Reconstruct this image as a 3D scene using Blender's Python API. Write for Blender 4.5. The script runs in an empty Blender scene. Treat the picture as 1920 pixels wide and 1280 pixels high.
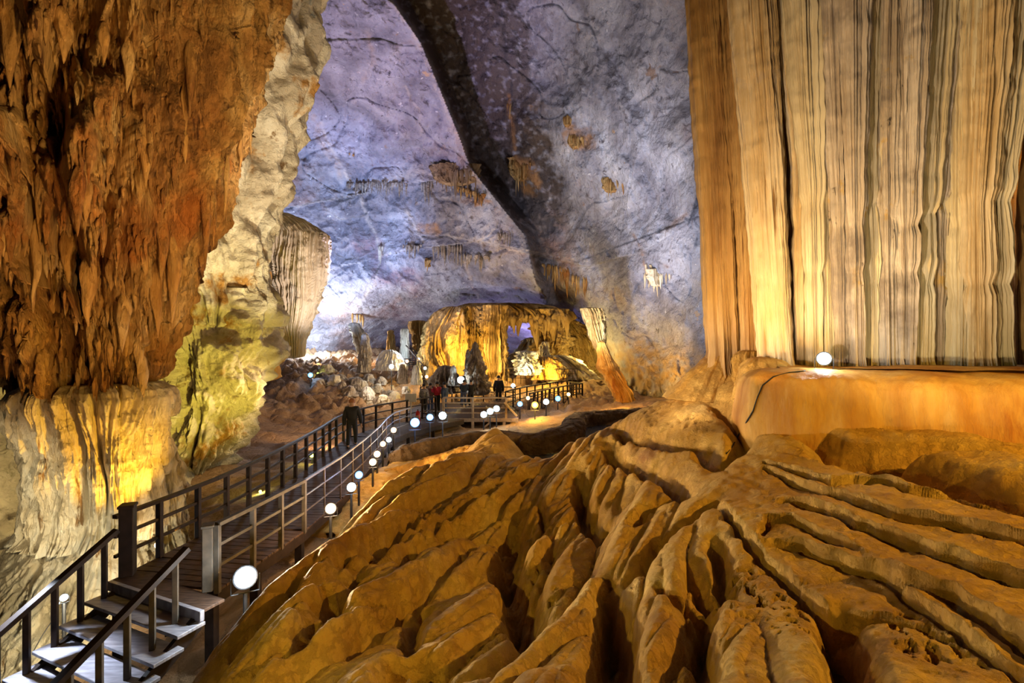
import bpy, bmesh, math, random
import numpy as np
from mathutils import Vector, Matrix
from mathutils.bvhtree import BVHTree
PI = math.pi
random.seed(7)
rng = np.random.default_rng(11)
sc = bpy.context.scene
COL = sc.collection
CZ = 6.0            # height of the camera above the cave floor datum
F = 900.0           # focal length in pixels of the 1920 px frame

def P(px, py, Y):
    return ((px-960.0)/F*Y, Y, CZ-(py-640.0)/F*Y)

# ------------------------------------------------------------------ noise
_G = np.array([[1,1,0],[-1,1,0],[1,-1,0],[-1,-1,0],[1,0,1],[-1,0,1],[1,0,-1],[-1,0,-1],
               [0,1,1],[0,-1,1],[0,1,-1],[0,-1,-1],[1,1,0],[-1,1,0],[0,-1,1],[0,-1,-1]], dtype=np.float64)
def _hash(a, b, c, s):
    h = (a.astype(np.uint32)*np.uint32(374761393) + b.astype(np.uint32)*np.uint32(668265263)
         + c.astype(np.uint32)*np.uint32(2147483647) + np.uint32((s*1013904223) & 0xffffffff))
    h = (h ^ (h >> np.uint32(13)))*np.uint32(1274126177)
    h = (h ^ (h >> np.uint32(16)))*np.uint32(2246822519)
    return ((h ^ (h >> np.uint32(15))) & np.uint32(15)).astype(np.int64)
def pn(x, y, z, s=0):
    x, y, z = np.broadcast_arrays(np.asarray(x, float), np.asarray(y, float), np.asarray(z, float))
    xi, yi, zi = np.floor(x), np.floor(y), np.floor(z)
    xf, yf, zf = x-xi, y-yi, z-zi
    xi, yi, zi = xi.astype(np.int64), yi.astype(np.int64), zi.astype(np.int64)
    u, v, w = [t*t*t*(t*(t*6-15)+10) for t in (xf, yf, zf)]
    out = 0
    for dx in (0, 1):
        for dy in (0, 1):
            for dz in (0, 1):
                g = _G[_hash(xi+dx, yi+dy, zi+dz, s)]
                d = g[..., 0]*(xf-dx)+g[..., 1]*(yf-dy)+g[..., 2]*(zf-dz)
                out = out + d*(u if dx else 1-u)*(v if dy else 1-v)*(w if dz else 1-w)
    return out
def fbm(x, y, z, oct=4, s=0, gain=.5, kind='n'):
    out, a, f = 0, 1.0, 1.0
    for i in range(oct):
        n = pn(x*f, y*f, z*f, s+i*17)
        if kind == 'b': n = np.abs(n)*2-.5
        if kind == 'r': n = .5-np.abs(n)*2
        out = out + a*n; a *= gain; f *= 2.03
    return out

class RBF:      # thin plate interpolation
    def __init__(self, pts, vals, lam=1e-3):
        p = np.array(pts, float); self.m = p.mean(0); self.sd = p.std(0)+1e-9
        p = (p-self.m)/self.sd; n = len(p)
        d = np.linalg.norm(p[:, None]-p[None], axis=2)
        K = self.k(d)+lam*np.eye(n); Q = np.hstack([np.ones((n, 1)), p])
        A = np.block([[K, Q], [Q.T, np.zeros((3, 3))]])
        self.w = np.linalg.solve(A, np.concatenate([np.array(vals, float), np.zeros(3)])); self.p = p
    def k(self, d): return np.where(d > 1e-9, d*d*np.log(np.maximum(d, 1e-9)), 0)
    def __call__(self, x, y):
        x = (np.asarray(x, float)-self.m[0])/self.sd[0]; y = (np.asarray(y, float)-self.m[1])/self.sd[1]
        out = self.w[-3]+self.w[-2]*x+self.w[-1]*y
        for (a, b), w in zip(self.p, self.w): out = out + w*self.k(np.sqrt((x-a)**2+(y-b)**2))
        return out

def polydist(X, Y, pts):
    """distance to a polyline in the plane and the side (sign) of the nearest segment"""
    best = np.full(X.shape, 1e9); side = np.zeros(X.shape); tt = np.zeros(X.shape)
    n = len(pts)-1
    for i in range(n):
        ax, ay = pts[i][:2]; bx, by = pts[i+1][:2]
        dx, dy = bx-ax, by-ay; L = dx*dx+dy*dy+1e-9
        t = np.clip(((X-ax)*dx+(Y-ay)*dy)/L, 0, 1)
        ex, ey = X-ax-t*dx, Y-ay-t*dy
        d = np.sqrt(ex*ex+ey*ey); m = d < best
        best = np.where(m, d, best); side = np.where(m, np.sign(dx*ey-dy*ex), side); tt = np.where(m, (i+t)/n, tt)
    return best, side, tt

# ------------------------------------------------------------------ materials
def N(nt, t, **kw):
    n = nt.nodes.new(t)
    for k, v in kw.items(): setattr(n, k, v)
    return n
def ramp(nt, stops):
    r = N(nt, 'ShaderNodeValToRGB'); e = r.color_ramp.elements
    while len(e) < len(stops): e.new(.5)
    for i, (p, c) in enumerate(stops): e[i].position = p; e[i].color = (*c, 1)
    return r
def rock(name, stops, scale=1.0, vs=1.0, bump=.4, bscale=6.0, rough=.75, spots=None, streak=None, spec=.3, warp=0.0, crack=.18):
    m = bpy.data.materials.new(name); m.use_nodes = True; nt = m.node_tree; L = nt.links.new
    b = nt.nodes['Principled BSDF']; b.inputs['Roughness'].default_value = rough
    b.inputs['Specular IOR Level'].default_value = spec
    tc = N(nt, 'ShaderNodeTexCoord'); mp = N(nt, 'ShaderNodeMapping')
    L(tc.outputs['Object'], mp.inputs['Vector']); mp.inputs['Scale'].default_value = (1, 1, vs)
    n1 = N(nt, 'ShaderNodeTexNoise'); L(mp.outputs[0], n1.inputs['Vector'])
    n1.inputs['Scale'].default_value = scale; n1.inputs['Detail'].default_value = 9; n1.inputs['Roughness'].default_value = .62
    n1.inputs['Distortion'].default_value = warp
    r = ramp(nt, stops); L(n1.outputs['Fac'], r.inputs['Fac']); col = r.outputs['Color']
    def over(col, sc_, thr, wid, c, vv=None, dist=0.0):
        n = N(nt, 'ShaderNodeTexNoise'); n.inputs['Scale'].default_value = sc_; n.inputs['Detail'].default_value = 6
        n.inputs['Roughness'].default_value = .65; n.inputs['Distortion'].default_value = dist
        m2 = N(nt, 'ShaderNodeMapping'); L(tc.outputs['Object'], m2.inputs['Vector'])
        m2.inputs['Scale'].default_value = (1, 1, vv if vv else 1); m2.inputs['Location'].default_value = (3.3*sc_, 1.7, 9.1*thr)
        L(m2.outputs[0], n.inputs['Vector'])
        mr = N(nt, 'ShaderNodeMapRange'); L(n.outputs['Fac'], mr.inputs['Value'])
        mr.inputs['From Min'].default_value = thr; mr.inputs['From Max'].default_value = thr+wid
        mx = N(nt, 'ShaderNodeMix', data_type='RGBA'); L(mr.outputs[0], mx.inputs[0]); L(col, mx.inputs[6])
        mx.inputs[7].default_value = (*c, 1); return mx.outputs[2]
    for s in (spots or []): col = over(col, *s)
    for s in (streak or []): col = over(col, *s)
    L(col, b.inputs['Base Color'])
    n2 = N(nt, 'ShaderNodeTexNoise'); L(mp.outputs[0], n2.inputs['Vector'])
    n2.inputs['Scale'].default_value = bscale; n2.inputs['Detail'].default_value = 10; n2.inputs['Roughness'].default_value = .65
    n3 = N(nt, 'ShaderNodeTexVoronoi', feature='DISTANCE_TO_EDGE'); n3.inputs['Scale'].default_value = bscale*.35
    ad = N(nt, 'ShaderNodeVectorMath', operation='MULTIPLY_ADD'); L(n2.outputs['Color'], ad.inputs[0]); ad.inputs[1].default_value = (.35,)*3
    L(mp.outputs[0], ad.inputs[2]); L(ad.outputs[0], n3.inputs['Vector'])
    mr = N(nt, 'ShaderNodeMapRange'); L(n3.outputs['Distance'], mr.inputs['Value']); mr.inputs['From Max'].default_value = .12
    mr.inputs['To Max'].default_value = crack
    sm = N(nt, 'ShaderNodeMath', operation='ADD'); L(n2.outputs['Fac'], sm.inputs[0]); L(mr.outputs[0], sm.inputs[1])
    bp = N(nt, 'ShaderNodeBump'); L(sm.outputs[0], bp.inputs['Height']); bp.inputs['Strength'].default_value = min(1, bump*1.6)
    bp.inputs['Distance'].default_value = bump/bscale*1.4
    L(bp.outputs[0], b.inputs['Normal'])
    return m
def plain(name, c, rough=.6, metal=0.0, noise=.15, sc_=8.0, bump=.02, spec=.4, vs=(1, 1, 1)):
    m = bpy.data.materials.new(name); m.use_nodes = True; nt = m.node_tree; L = nt.links.new
    b = nt.nodes['Principled BSDF']; b.inputs['Roughness'].default_value = rough; b.inputs['Metallic'].default_value = metal
    b.inputs['Specular IOR Level'].default_value = spec
    tc = N(nt, 'ShaderNodeTexCoord'); mp = N(nt, 'ShaderNodeMapping'); L(tc.outputs['Object'], mp.inputs[0]); mp.inputs['Scale'].default_value = vs
    n = N(nt, 'ShaderNodeTexNoise'); n.inputs['Scale'].default_value = sc_; n.inputs['Detail'].default_value = 5; L(mp.outputs[0], n.inputs['Vector'])
    lo = tuple(x*(1-noise*2) for x in c); hi = tuple(min(1, x*(1+noise*2)) for x in c)
    r = ramp(nt, [(.3, lo), (.7, hi)]); L(n.outputs['Fac'], r.inputs['Fac']); L(r.outputs['Color'], b.inputs['Base Color'])
    if bump:
        bp = N(nt, 'ShaderNodeBump'); L(n.outputs['Fac'], bp.inputs['Height']); bp.inputs['Strength'].default_value = .5; bp.inputs['Distance'].default_value = bump
        L(bp.outputs[0], b.inputs['Normal'])
    return m
def glow(name, c, e):
    m = bpy.data.materials.new(name); m.use_nodes = True; b = m.node_tree.nodes['Principled BSDF']
    b.inputs['Base Color'].default_value = (*c, 1); b.inputs['Emission Color'].default_value = (*c, 1); b.inputs['Emission Strength'].default_value = e
    return m

M = {}
M['shell'] = rock('blue grey limestone', [(.30, (.16, .15, .17)), (.45, (.33, .31, .34)), (.58, (.48, .46, .49)), (.74, (.72, .70, .71))],
                  scale=.35, bump=.9, bscale=3.4, rough=.8, warp=.5, crack=.03,
                  spots=[(.11, .58, .12, (.34, .22, .18)), (.8, .62, .07, (.14, .12, .125)), (1.9, .61, .06, (.17, .15, .16)), (.28, .67, .02, (.60, .40, .24)), (2.4, .655, .04, (.82, .79, .76)), (.45, .66, .04, (.36, .25, .19))])
M['hang'] = rock('rust stained stalactite', [(.27, (.13, .05, .014)), (.43, (.40, .19, .05)), (.58, (.58, .34, .11)), (.76, (.78, .56, .28))],
                 scale=1.1, vs=.4, bump=1.0, bscale=8, rough=.6, warp=.5, spots=[(.33, .52, .12, (.40, .13, .02)), (1.4, .70, .05, (.60, .52, .42))], streak=[(3.0, .60, .06, (.10, .035, .01), .12)])
M['spike'] = rock('ochre stalactite', [(.3, (.28, .12, .03)), (.5, (.52, .28, .08)), (.7, (.72, .48, .20))], scale=1.6, vs=.3, bump=.6, bscale=12, rough=.6)
M['pale'] = rock('pale cream limestone', [(.3, (.36, .29, .19)), (.5, (.66, .58, .43)), (.7, (.80, .74, .60))],
                 scale=.7, bump=.7, bscale=4.5, rough=.75, warp=.4, crack=.05, spots=[(.4, .55, .06, (.42, .22, .06)), (.9, .62, .05, (.26, .16, .07)), (.5, .66, .03, (.30, .32, .30))])
M['drape'] = rock('streaked calcite drape', [(.28, (.42, .26, .10)), (.45, (.64, .46, .24)), (.62, (.77, .62, .40)), (.8, (.86, .77, .60))],
                  scale=2.6, vs=.10, bump=.35, bscale=16, rough=.55, spots=[(.5, .60, .1, (.48, .40, .36))],
                  streak=[(4.0, .63, .05, (.30, .17, .06), .05), (2.2, .70, .04, (.12, .09, .06), .9)])
M['drapebrown'] = rock('brown gold calcite pillar', [(.28, (.26, .13, .045)), (.45, (.44, .25, .09)), (.62, (.58, .37, .15)), (.8, (.72, .52, .26))],
                  scale=2.2, vs=.10, bump=.4, bscale=16, rough=.55, streak=[(4.0, .60, .05, (.17, .08, .03), .05)])
M['drapecream'] = rock('cream calcite drape', [(.28, (.52, .40, .24)), (.45, (.68, .56, .36)), (.62, (.80, .70, .50)), (.8, (.88, .82, .68))],
                  scale=2.2, vs=.12, bump=.3, bscale=16, rough=.5, streak=[(3.2, .66, .05, (.34, .21, .10), .06)])
M['drapegrey'] = rock('greyish calcite drape', [(.28, (.36, .26, .18)), (.45, (.56, .45, .34)), (.62, (.70, .60, .50)), (.8, (.84, .78, .68))],
                  scale=2.8, vs=.10, bump=.4, bscale=17, rough=.5, spots=[(1.2, .62, .05, (.62, .42, .16)), (.5, .52, .12, (.34, .27, .22))],
                  streak=[(4.0, .62, .05, (.24, .16, .10), .06), (2.6, .66, .05, (.09, .07, .055), .7)])
M['flow'] = rock('amber flowstone', [(.25, (.38, .18, .03)), (.45, (.58, .32, .065)), (.6, (.70, .43, .11)), (.8, (.80, .57, .22))],
                 scale=.8, bump=.55, bscale=13, rough=.7, warp=.3, spots=[(.5, .60, .12, (.36, .16, .04))])
M['block'] = rock('smooth orange flowstone', [(.25, (.34, .13, .025)), (.42, (.52, .24, .045)), (.58, (.66, .37, .09)), (.76, (.80, .54, .22))],
                  scale=1.9, vs=.22, bump=.35, bscale=14, rough=.6, streak=[(1.8, .58, .08, (.42, .16, .03), .2)])
M['gold'] = rock('golden cave column', [(.25, (.16, .085, .02)), (.45, (.42, .25, .07)), (.6, (.62, .42, .16)), (.8, (.76, .58, .30))],
                 scale=1.2, vs=.25, bump=.9, bscale=7, rough=.65, streak=[(2.0, .60, .06, (.13, .07, .02), .08)])
M['grey'] = rock('grey brown stalagmite', [(.25, (.16, .12, .09)), (.5, (.38, .31, .24)), (.75, (.60, .53, .44))], scale=1.3, bump=.9, bscale=6)
M['white'] = rock('white stalagmite', [(.25, (.50, .48, .44)), (.6, (.78, .76, .72))], scale=1.3, vs=.4, bump=.7, bscale=6)
M['ground'] = rock('sandy cave floor', [(.25, (.18, .10, .045)), (.5, (.36, .22, .11)), (.75, (.50, .33, .18))], scale=.5, bump=.6, bscale=5, rough=.85)
M['pale2'] = rock('cream calcite', [(.3, (.50, .38, .20)), (.5, (.72, .60, .38)), (.7, (.84, .76, .56))], scale=1.2, vs=.4, bump=.6, bscale=9, rough=.6, streak=[(3.0, .62, .05, (.30, .17, .06), .15)])
M['wallL'] = rock('cream cave wall', [(.25, (.40, .32, .20)), (.5, (.66, .56, .38)), (.75, (.78, .70, .52))], scale=.4, bump=.6, bscale=3, rough=.8,
                  spots=[(.6, .66, .05, (.20, .17, .06))])
M['dam2'] = rock('brown streaked stalactite', [(.25, (.14, .08, .035)), (.5, (.34, .22, .10)), (.75, (.55, .40, .22))], scale=1.6, vs=.3, bump=.9, bscale=7)
M['dam'] = rock('dark rimstone', [(.25, (.12, .07, .03)), (.5, (.28, .17, .08)), (.75, (.42, .29, .16))], scale=1.2, bump=.9, bscale=7)
M['wood'] = plain('dark deck timber', (.07, .04, .026), rough=.7, spec=.2, sc_=5, vs=(1, 6, 1), noise=.25, bump=.01)
M['rail'] = plain('dark stained rail timber', (.022, .013, .010), rough=.6, spec=.2, sc_=6, noise=.2, bump=.004)
M['newel'] = plain('weathered newel timber', (.07, .055, .04), rough=.7, sc_=6, noise=.2, bump=.006)
M['lightwood'] = plain('bare pale timber', (.50, .36, .22), rough=.6, noise=.12)
M['steel'] = plain('galvanised rail steel', (.12, .085, .065), rough=.5, metal=.1, noise=.1, bump=0)
M['tread'] = plain('worn bluish tread board', (.30, .29, .33), rough=.42, sc_=4, vs=(1, 6, 1), noise=.18, bump=.006)
M['black'] = plain('black housing', (.02, .02, .022), rough=.4, noise=.1, bump=0)
M['cable'] = plain('black cable rubber', (.015, .015, .015), rough=.5, noise=.1, bump=0)
M['skin'] = plain('skin', (.50, .30, .20), rough=.6, noise=.05, bump=0)
M['orangehair'] = plain('orange cap', (.32, .13, .05), rough=.8, noise=.1, bump=0)
M['hair'] = plain('black hair', (.015, .012, .01), rough=.6, noise=.1, bump=0)
M['navy'] = plain('navy cloth', (.03, .05, .10), rough=.85, noise=.1, bump=0)
M['blackcloth'] = plain('black cloth', (.018, .018, .02), rough=.85, noise=.1, bump=0)
M['red'] = plain('red cloth', (.55, .03, .06), rough=.8, noise=.08, bump=0)
M['brown'] = plain('maroon brown cloth', (.16, .08, .07), rough=.85, noise=.1, bump=0)
M['pattern'] = plain('black and white patterned cloth', (.28, .28, .30), rough=.85, noise=.5, sc_=22, bump=0)
M['jeans'] = plain('blue jeans', (.07, .10, .20), rough=.85, noise=.1, bump=0)
M['redpaint'] = plain('red extinguisher paint', (.60, .02, .02), rough=.35, noise=.03, bump=0)
M['signwhite'] = plain('white sign board', (.62, .60, .56), rough=.5, noise=.05, bump=0)
w = bpy.data.materials.new('dark pool water'); w.use_nodes = True
b = w.node_tree.nodes['Principled BSDF']; b.inputs['Base Color'].default_value = (.10, .10, .11, 1); b.inputs['Roughness'].default_value = .12
nz = w.node_tree.nodes.new('ShaderNodeTexNoise'); nz.inputs['Scale'].default_value = 5
bp = w.node_tree.nodes.new('ShaderNodeBump'); bp.inputs['Strength'].default_value = .15; bp.inputs['Distance'].default_value = .03
w.node_tree.links.new(nz.outputs['Fac'], bp.inputs['Height']); w.node_tree.links.new(bp.outputs[0], b.inputs['Normal'])
M['water'] = w

# ------------------------------------------------------------------ objects
def tag(o, label=None, cat=None, group=None, kind=None):
    if label: o['label'] = label
    if cat: o['category'] = cat
    if group: o['group'] = group
    if cat and not kind: o['kind'] = 'thing'
    if kind: o['kind'] = kind
    return o
def empty(name, loc, label=None, cat=None, group=None, rz=0.0):
    o = bpy.data.objects.new(name, None); COL.objects.link(o); o.location = loc; o.rotation_euler = (0, 0, rz)
    o.empty_display_size = .2
    return tag(o, label, cat, group)
def mesh_obj(name, V, Fc, mat, parent=None, smooth=True, origin=None, loc=None):
    """V numpy (n,3) in world space (or local to the parent when parent is given and origin None)"""
    V = np.asarray(V, float)
    if origin is not None: V = V-np.array(origin)
    me = bpy.data.meshes.new(name)
    if isinstance(Fc, np.ndarray):
        n = len(Fc); k = Fc.shape[1]
        me.vertices.add(len(V)); me.vertices.foreach_set('co', V.astype(np.float32).ravel())
        me.loops.add(n*k); me.loops.foreach_set('vertex_index', Fc.astype(np.int32).ravel())
        me.polygons.add(n); me.polygons.foreach_set('loop_start', np.arange(0, n*k, k, dtype=np.int32))
        me.update(calc_edges=True)
    else:
        me.from_pydata([tuple(v) for v in V], [], Fc)
    if smooth: me.polygons.foreach_set('use_smooth', [True]*len(me.polygons))
    me.materials.append(mat); me.update()
    o = bpy.data.objects.new(name, me); COL.objects.link(o)
    if parent is not None: o.parent = parent
    if loc is not None: o.location = loc
    elif origin is not None: o.location = origin
    return o
def grid_faces(nr, nc, wrap=False):
    i = np.arange(nr-1)[:, None]; j = np.arange(nc if wrap else nc-1)[None]
    j2 = (j+1) % nc
    a = i*nc+j; b = i*nc+j2; c = (i+1)*nc+j2; d = (i+1)*nc+j
    return np.stack([a+0*b, b, c, d], -1).reshape(-1, 4)
def smooth1(a, k):
    if k < 1: return a
    ker = np.exp(-np.linspace(-2, 2, 2*k+1)**2); ker /= ker.sum()
    return np.convolve(np.pad(a, k, mode='edge'), ker, 'valid')

class MB:        # collects boxes, tubes into one mesh
    def __init__(s): s.v = []; s.f = []
    def add(s, v, f):
        n = len(s.v); s.v += [tuple(p) for p in v]; s.f += [tuple(i+n for i in q) for q in f]
    def box(s, c, d, rz=0.0, ch=.0):
        x, y, z = d[0]/2, d[1]/2, d[2]/2; ca, sa = math.cos(rz), math.sin(rz)
        if ch <= 0:
            pts = [(a*x, b*y, e*z) for e in (-1, 1) for a, b in ((-1, -1), (1, -1), (1, 1), (-1, 1))]
            f = [(3, 2, 1, 0), (4, 5, 6, 7), (0, 1, 5, 4), (1, 2, 6, 5), (2, 3, 7, 6), (3, 0, 4, 7)]
        else:
            pts = []
            for zz, ins in ((-z, ch), (-z+ch, 0), (z-ch, 0), (z, ch)):
                X, Y = x-ins, y-ins
                pts += [(-X+ch, -Y, zz), (X-ch, -Y, zz), (X, -Y+ch, zz), (X, Y-ch, zz), (X-ch, Y, zz), (-X+ch, Y, zz), (-X, Y-ch, zz), (-X, -Y+ch, zz)]
            f = [tuple(range(7, -1, -1)), tuple(range(24, 32))]
            for r in range(3):
                for k in range(8): f.append((r*8+k, r*8+(k+1) % 8, r*8+8+(k+1) % 8, r*8+8+k))
        s.add([(c[0]+p[0]*ca-p[1]*sa, c[1]+p[0]*sa+p[1]*ca, c[2]+p[2]) for p in pts], f)
    def beam(s, a, b, w, h):      # rectangular beam between two points, h measured upward
        a = Vector(a); b = Vector(b); d = (b-a).normalized(); side = d.cross(Vector((0, 0, 1)))
        if side.length < 1e-3: side = Vector((1, 0, 0))
        side.normalize(); up = side.cross(d).normalized()
        pts = []
        for q in (a, b):
            for i, j in ((-1, -1), (1, -1), (1, 1), (-1, 1)): pts.append(q+side*(i*w/2)+up*(j*h/2))
        s.add(pts, [(3, 2, 1, 0), (4, 5, 6, 7), (0, 1, 5, 4), (1, 2, 6, 5), (2, 3, 7, 6), (3, 0, 4, 7)])
    def tube(s, pts, r, n=8, caps=True):
        pts = [Vector(p) for p in pts]; rs = r if isinstance(r, (list, tuple)) else [r]*len(pts); rings = []
        ref = Vector((0, 0, 1))
        for i, p in enumerate(pts):
            d = (pts[min(i+1, len(pts)-1)]-pts[max(i-1, 0)]).normalized()
            a = d.cross(ref if abs(d.z) < .95 else Vector((0, 1, 0))).normalized(); b = d.cross(a).normalized()
            rings.append([p+(a*math.cos(2*PI*k/n)+b*math.sin(2*PI*k/n))*rs[i] for k in range(n)])
        v = [q for r_ in rings for q in r_]; f = []
        for i in range(len(pts)-1):
            for k in range(n): f.append((i*n+k, i*n+(k+1) % n, (i+1)*n+(k+1) % n, (i+1)*n+k))
        if caps: f += [tuple(range(n-1, -1, -1)), tuple((len(pts)-1)*n+k for k in range(n))]
        s.add(v, f)
    def build(s, name, mat, parent=None, origin=None, smooth=False):
        return mesh_obj(name, np.array(s.v), s.f, mat, parent, smooth, origin)

def rings_from(sil, Y, ky=.7, nz=120, sm=4, cy=None):
    """sil: (py, pxL, pxR[, dY]) from top to bottom"""
    sil = sorted(sil, key=lambda s: s[0])
    pys = np.array([s[0] for s in sil], float)
    t = np.linspace(pys[0], pys[-1], nz)
    l = smooth1(np.interp(t, pys, [s[1] for s in sil]), sm); r = smooth1(np.interp(t, pys, [s[2] for s in sil]), sm)
    dy = smooth1(np.interp(t, pys, [(s[3] if len(s) > 3 else 0) for s in sil]), sm)
    YY = Y+dy
    z = CZ-(t-640)/F*YY; cx = ((l+r)/2-960)/F*YY; rx = np.maximum((r-l)/2/F*YY, .01)
    return z, cx, YY, rx, rx*ky
def formation(name, rings, nt, mat, parent=None, flute=(8, .5, .1), rough=(1.0, .15), terr=None, sharp=None, seed=0, label=None, cat=None, group=None,
              origin=None, kindf='b', cap=True, power=1.0, extra=None, roct=5):
    z, cx, cy, rx, ry = rings; nz = len(z)
    th = np.linspace(0, 2*PI, nt, endpoint=False)[None]; th = th-.6*np.sin(th-1.5*PI)
    ct, st = np.cos(th), np.sin(th); Z = z[:, None]+0*th
    if cap:
        q = np.linspace(0, 1, nz); e = np.minimum(q, 1-q)*nz/3.0; capf = np.sqrt(np.clip(e, 0, 1))
    else: capf = np.ones(nz)
    se = lambda v: np.sign(v)*np.abs(v)**power
    R0 = np.sqrt(rx*ry)[:, None]
    k, fz, amp = flute
    wob = pn(ct*1.5, st*1.5, Z*.35, seed+5)*.35
    fl = fbm(np.cos(th+wob)*k, np.sin(th+wob)*k, Z*fz, 3, seed, .55, kindf)
    X0 = cx[:, None]+rx[:, None]*se(ct); Y0 = cy[:, None]+ry[:, None]*se(st)
    d = amp*fl+rough[1]*fbm(X0*rough[0], Y0*rough[0], Z*rough[0], roct, seed+31)
    if terr:
        fr, ta = terr[:2]; ph = Z*fr+fbm(ct*2.2, st*2.2, Z*.4, 3, seed+77)*2.2
        saw = ph-np.floor(ph); d = d+ta*(np.where(saw < .18, saw/.18, (1-saw)/.82)-.5)*(0.6+.6*pn(ct*3, st*3, np.floor(ph)*1.7, seed+9))
    if extra is not None: d = d+extra(th, Z)
    d = d*np.minimum(1, R0*.7/(abs(amp)+rough[1]+.01)) if np.min(R0) < .3 else d
    X = X0+d*ct*capf[:, None]; Y = Y0+d*st*capf[:, None]
    X = cx[:, None]+(X-cx[:, None])*capf[:, None]; Y = cy[:, None]+(Y-cy[:, None])*capf[:, None]
    V = np.stack([X, Y, Z], -1).reshape(-1, 3); Fc = grid_faces(nz, nt, True)
    if z[0] > z[-1]: Fc = Fc[:, ::-1]
    if parent is not None:
        pl = np.array(parent.location); o = mesh_obj(name, V-pl, Fc, mat, parent)
    else:
        og = origin or (float(cx[-1]), float(cy[-1]), float(min(z)))
        o = mesh_obj(name, V, Fc, mat, None, True, og)
    tag(o, label, cat, group); o['_'] = 0; del o['_']
    return o, (X, Y, Z)
def teardrops(S, Zc, w, h, seed, ragged=.5):
    """overlapping downward pointing drops: S arc length, Zc height"""
    out = np.zeros(np.broadcast(S, Zc).shape)
    for ph in (0.0, .5):
        wn = S/w+ph+ragged*pn(S/w*.6, Zc/h*.9, ph*9+0*S, seed); c = np.floor(wn); u = (wn-c)*2-1
        rnd = pn(c*.731+.37, ph*7.7+.21+0*c, .5+0*c, seed+3)*1.9
        vv = -Zc/h+rnd*2+ph*.5; r0 = np.floor(vv); v = vv-r0
        k = pn(c*1.37+.11, r0*1.71+.43, ph*3+.5+0*c, seed+4)
        wdt = np.clip(1-v**(1.6+k), .03, 1)
        b = np.clip(1-(u/wdt)**2, 0, 1)**.6*np.clip(v*3, 0, 1)*(.45+.55*v)*(.8+k)
        out = np.maximum(out, b)
    return out
def cone(x, y, z0, z1, r0, r1, n=24, ky=1.0, prof=1.0, bulge=.0):
    t = np.linspace(0, 1, n); z = z0+(z1-z0)*t
    r = r0+(r1-r0)*t**prof+bulge*np.sin(PI*t)
    return z, x+0*t, y+0*t, r, r*ky

# ------------------------------------------------------------------ SHELL of the cavern
ctl = [  # px, py, depth
 (300,-900,9),(960,-900,10),(1700,-900,9),(-300,-900,9),(2300,-900,8),
 (300,-300,19),(700,-300,19),(960,-300,19),(1300,-300,17),(1700,-300,13),(2200,-300,9),
 (300,0,26),(560,0,25),(700,0,25),(900,0,27),(1100,0,25),(1280,0,21),(1600,0,15),(1920,0,11.5),(2300,0,9),
 (300,250,30),(560,250,33),(700,250,34),(900,250,33),(1100,250,29),(1280,250,23),(1600,250,16),(1920,250,12),(2300,250,9),
 (500,400,37),(700,400,39),(900,400,37),(1100,400,32),(1280,400,25),(1500,400,19),(1920,400,12),
 (500,560,43),(700,560,44),(860,560,43),(1000,560,41),(1120,560,34),(1220,560,29),(1320,560,25),(1600,560,17),(1920,560,12),
 (500,640,45),(620,640,48),(760,620,54),(860,640,58),(970,640,58),(1080,640,46),(1160,640,32),(1240,640,29),(1320,640,24),(1920,640,12),
 (500,760,45),(700,760,55),(970,760,56),(1100,760,44),(1180,760,31),(1250,760,28),(1340,760,22),(1920,760,12),(-200,600,30),(-200,0,22),(-200,760,30),(2300,700,9)]
shellR = RBF([(a, b) for a, b, _ in ctl], [math.log(c) for _, _, c in ctl], .004)
def shell_depth(px, py):
    D = np.exp(shellR(px, py))
    d, s, t = polydist(px, py, [(640,-260),(735,0),(790,80),(860,250),(882,312),(940,385),(985,440),(1003,520),(1040,590)])
    fade = np.clip(1.15-np.abs(t-.5)*1.1, 0, 1)
    right = s < 0
    D = D+fade*np.where(right, 5.5*np.exp(-d/190.0)*np.clip(d/24.0, 0, 1)**.8, -1.3*np.exp(-d/60.0)*np.clip(1-0*d, 0, 1))
    # second fold: shallow rib in the right panel and the lower lip above the back hall
    d2, s2, t2 = polydist(px, py, [(1330,300),(1290,420),(1210,470),(1100,500),(1010,480)])
    D = D+np.where(s2 > 0, -1.0, 1.0)*.8*np.exp(-d2/55.0)
    d3, s3, t3 = polydist(px, py, [(530,390),(640,372),(760,345),(880,330)])
    D = D+np.where(s3 > 0, .9, -.5)*np.exp(-d3/26.0)
    d4, s4, t4 = polydist(px, py, [(640,500),(760,470),(900,452),(990,470)])
    D = D+np.where(s4 > 0, .6, -.5)*np.exp(-d4/24.0)
    d5, s5, t5 = polydist(px, py, [(730,-20),(830,120),(950,300),(1010,430)])
    X, Y, Z = P(px, py, D)
    n = fbm(X*.16, Y*.16, Z*.16, 3, 3)*1.3+fbm(X*.45, Y*.3, Z*.45, 4, 21, .5, 'r')*.20+fbm(X*2.2, Y*2.2, Z*2.2, 3, 51)*.10
    n = n+.35*np.abs(fbm(X*.5+Z*.3, Y*.4, Z*.5-X*.35, 3, 77, .55))+.06*np.round(fbm(X*.35+Z*.2, Y*.3, Z*.35-X*.25, 3, 77)*3.0)
    cr = np.abs(pn(X*.22+.8*pn(X*.3, Y*.3, Z*.3, 8), Y*.22, Z*.22, 91)); n = n+.30*np.exp(-cr*90)
    low = np.clip((py-650)/60.0, 0, 1)*np.clip((px-1050)/60.0, 0, 1)
    n = n+low*fbm(X*.5, Y*.5, Z*.5, 4, 61, .55, 'b')*.9
    return D+n
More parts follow.
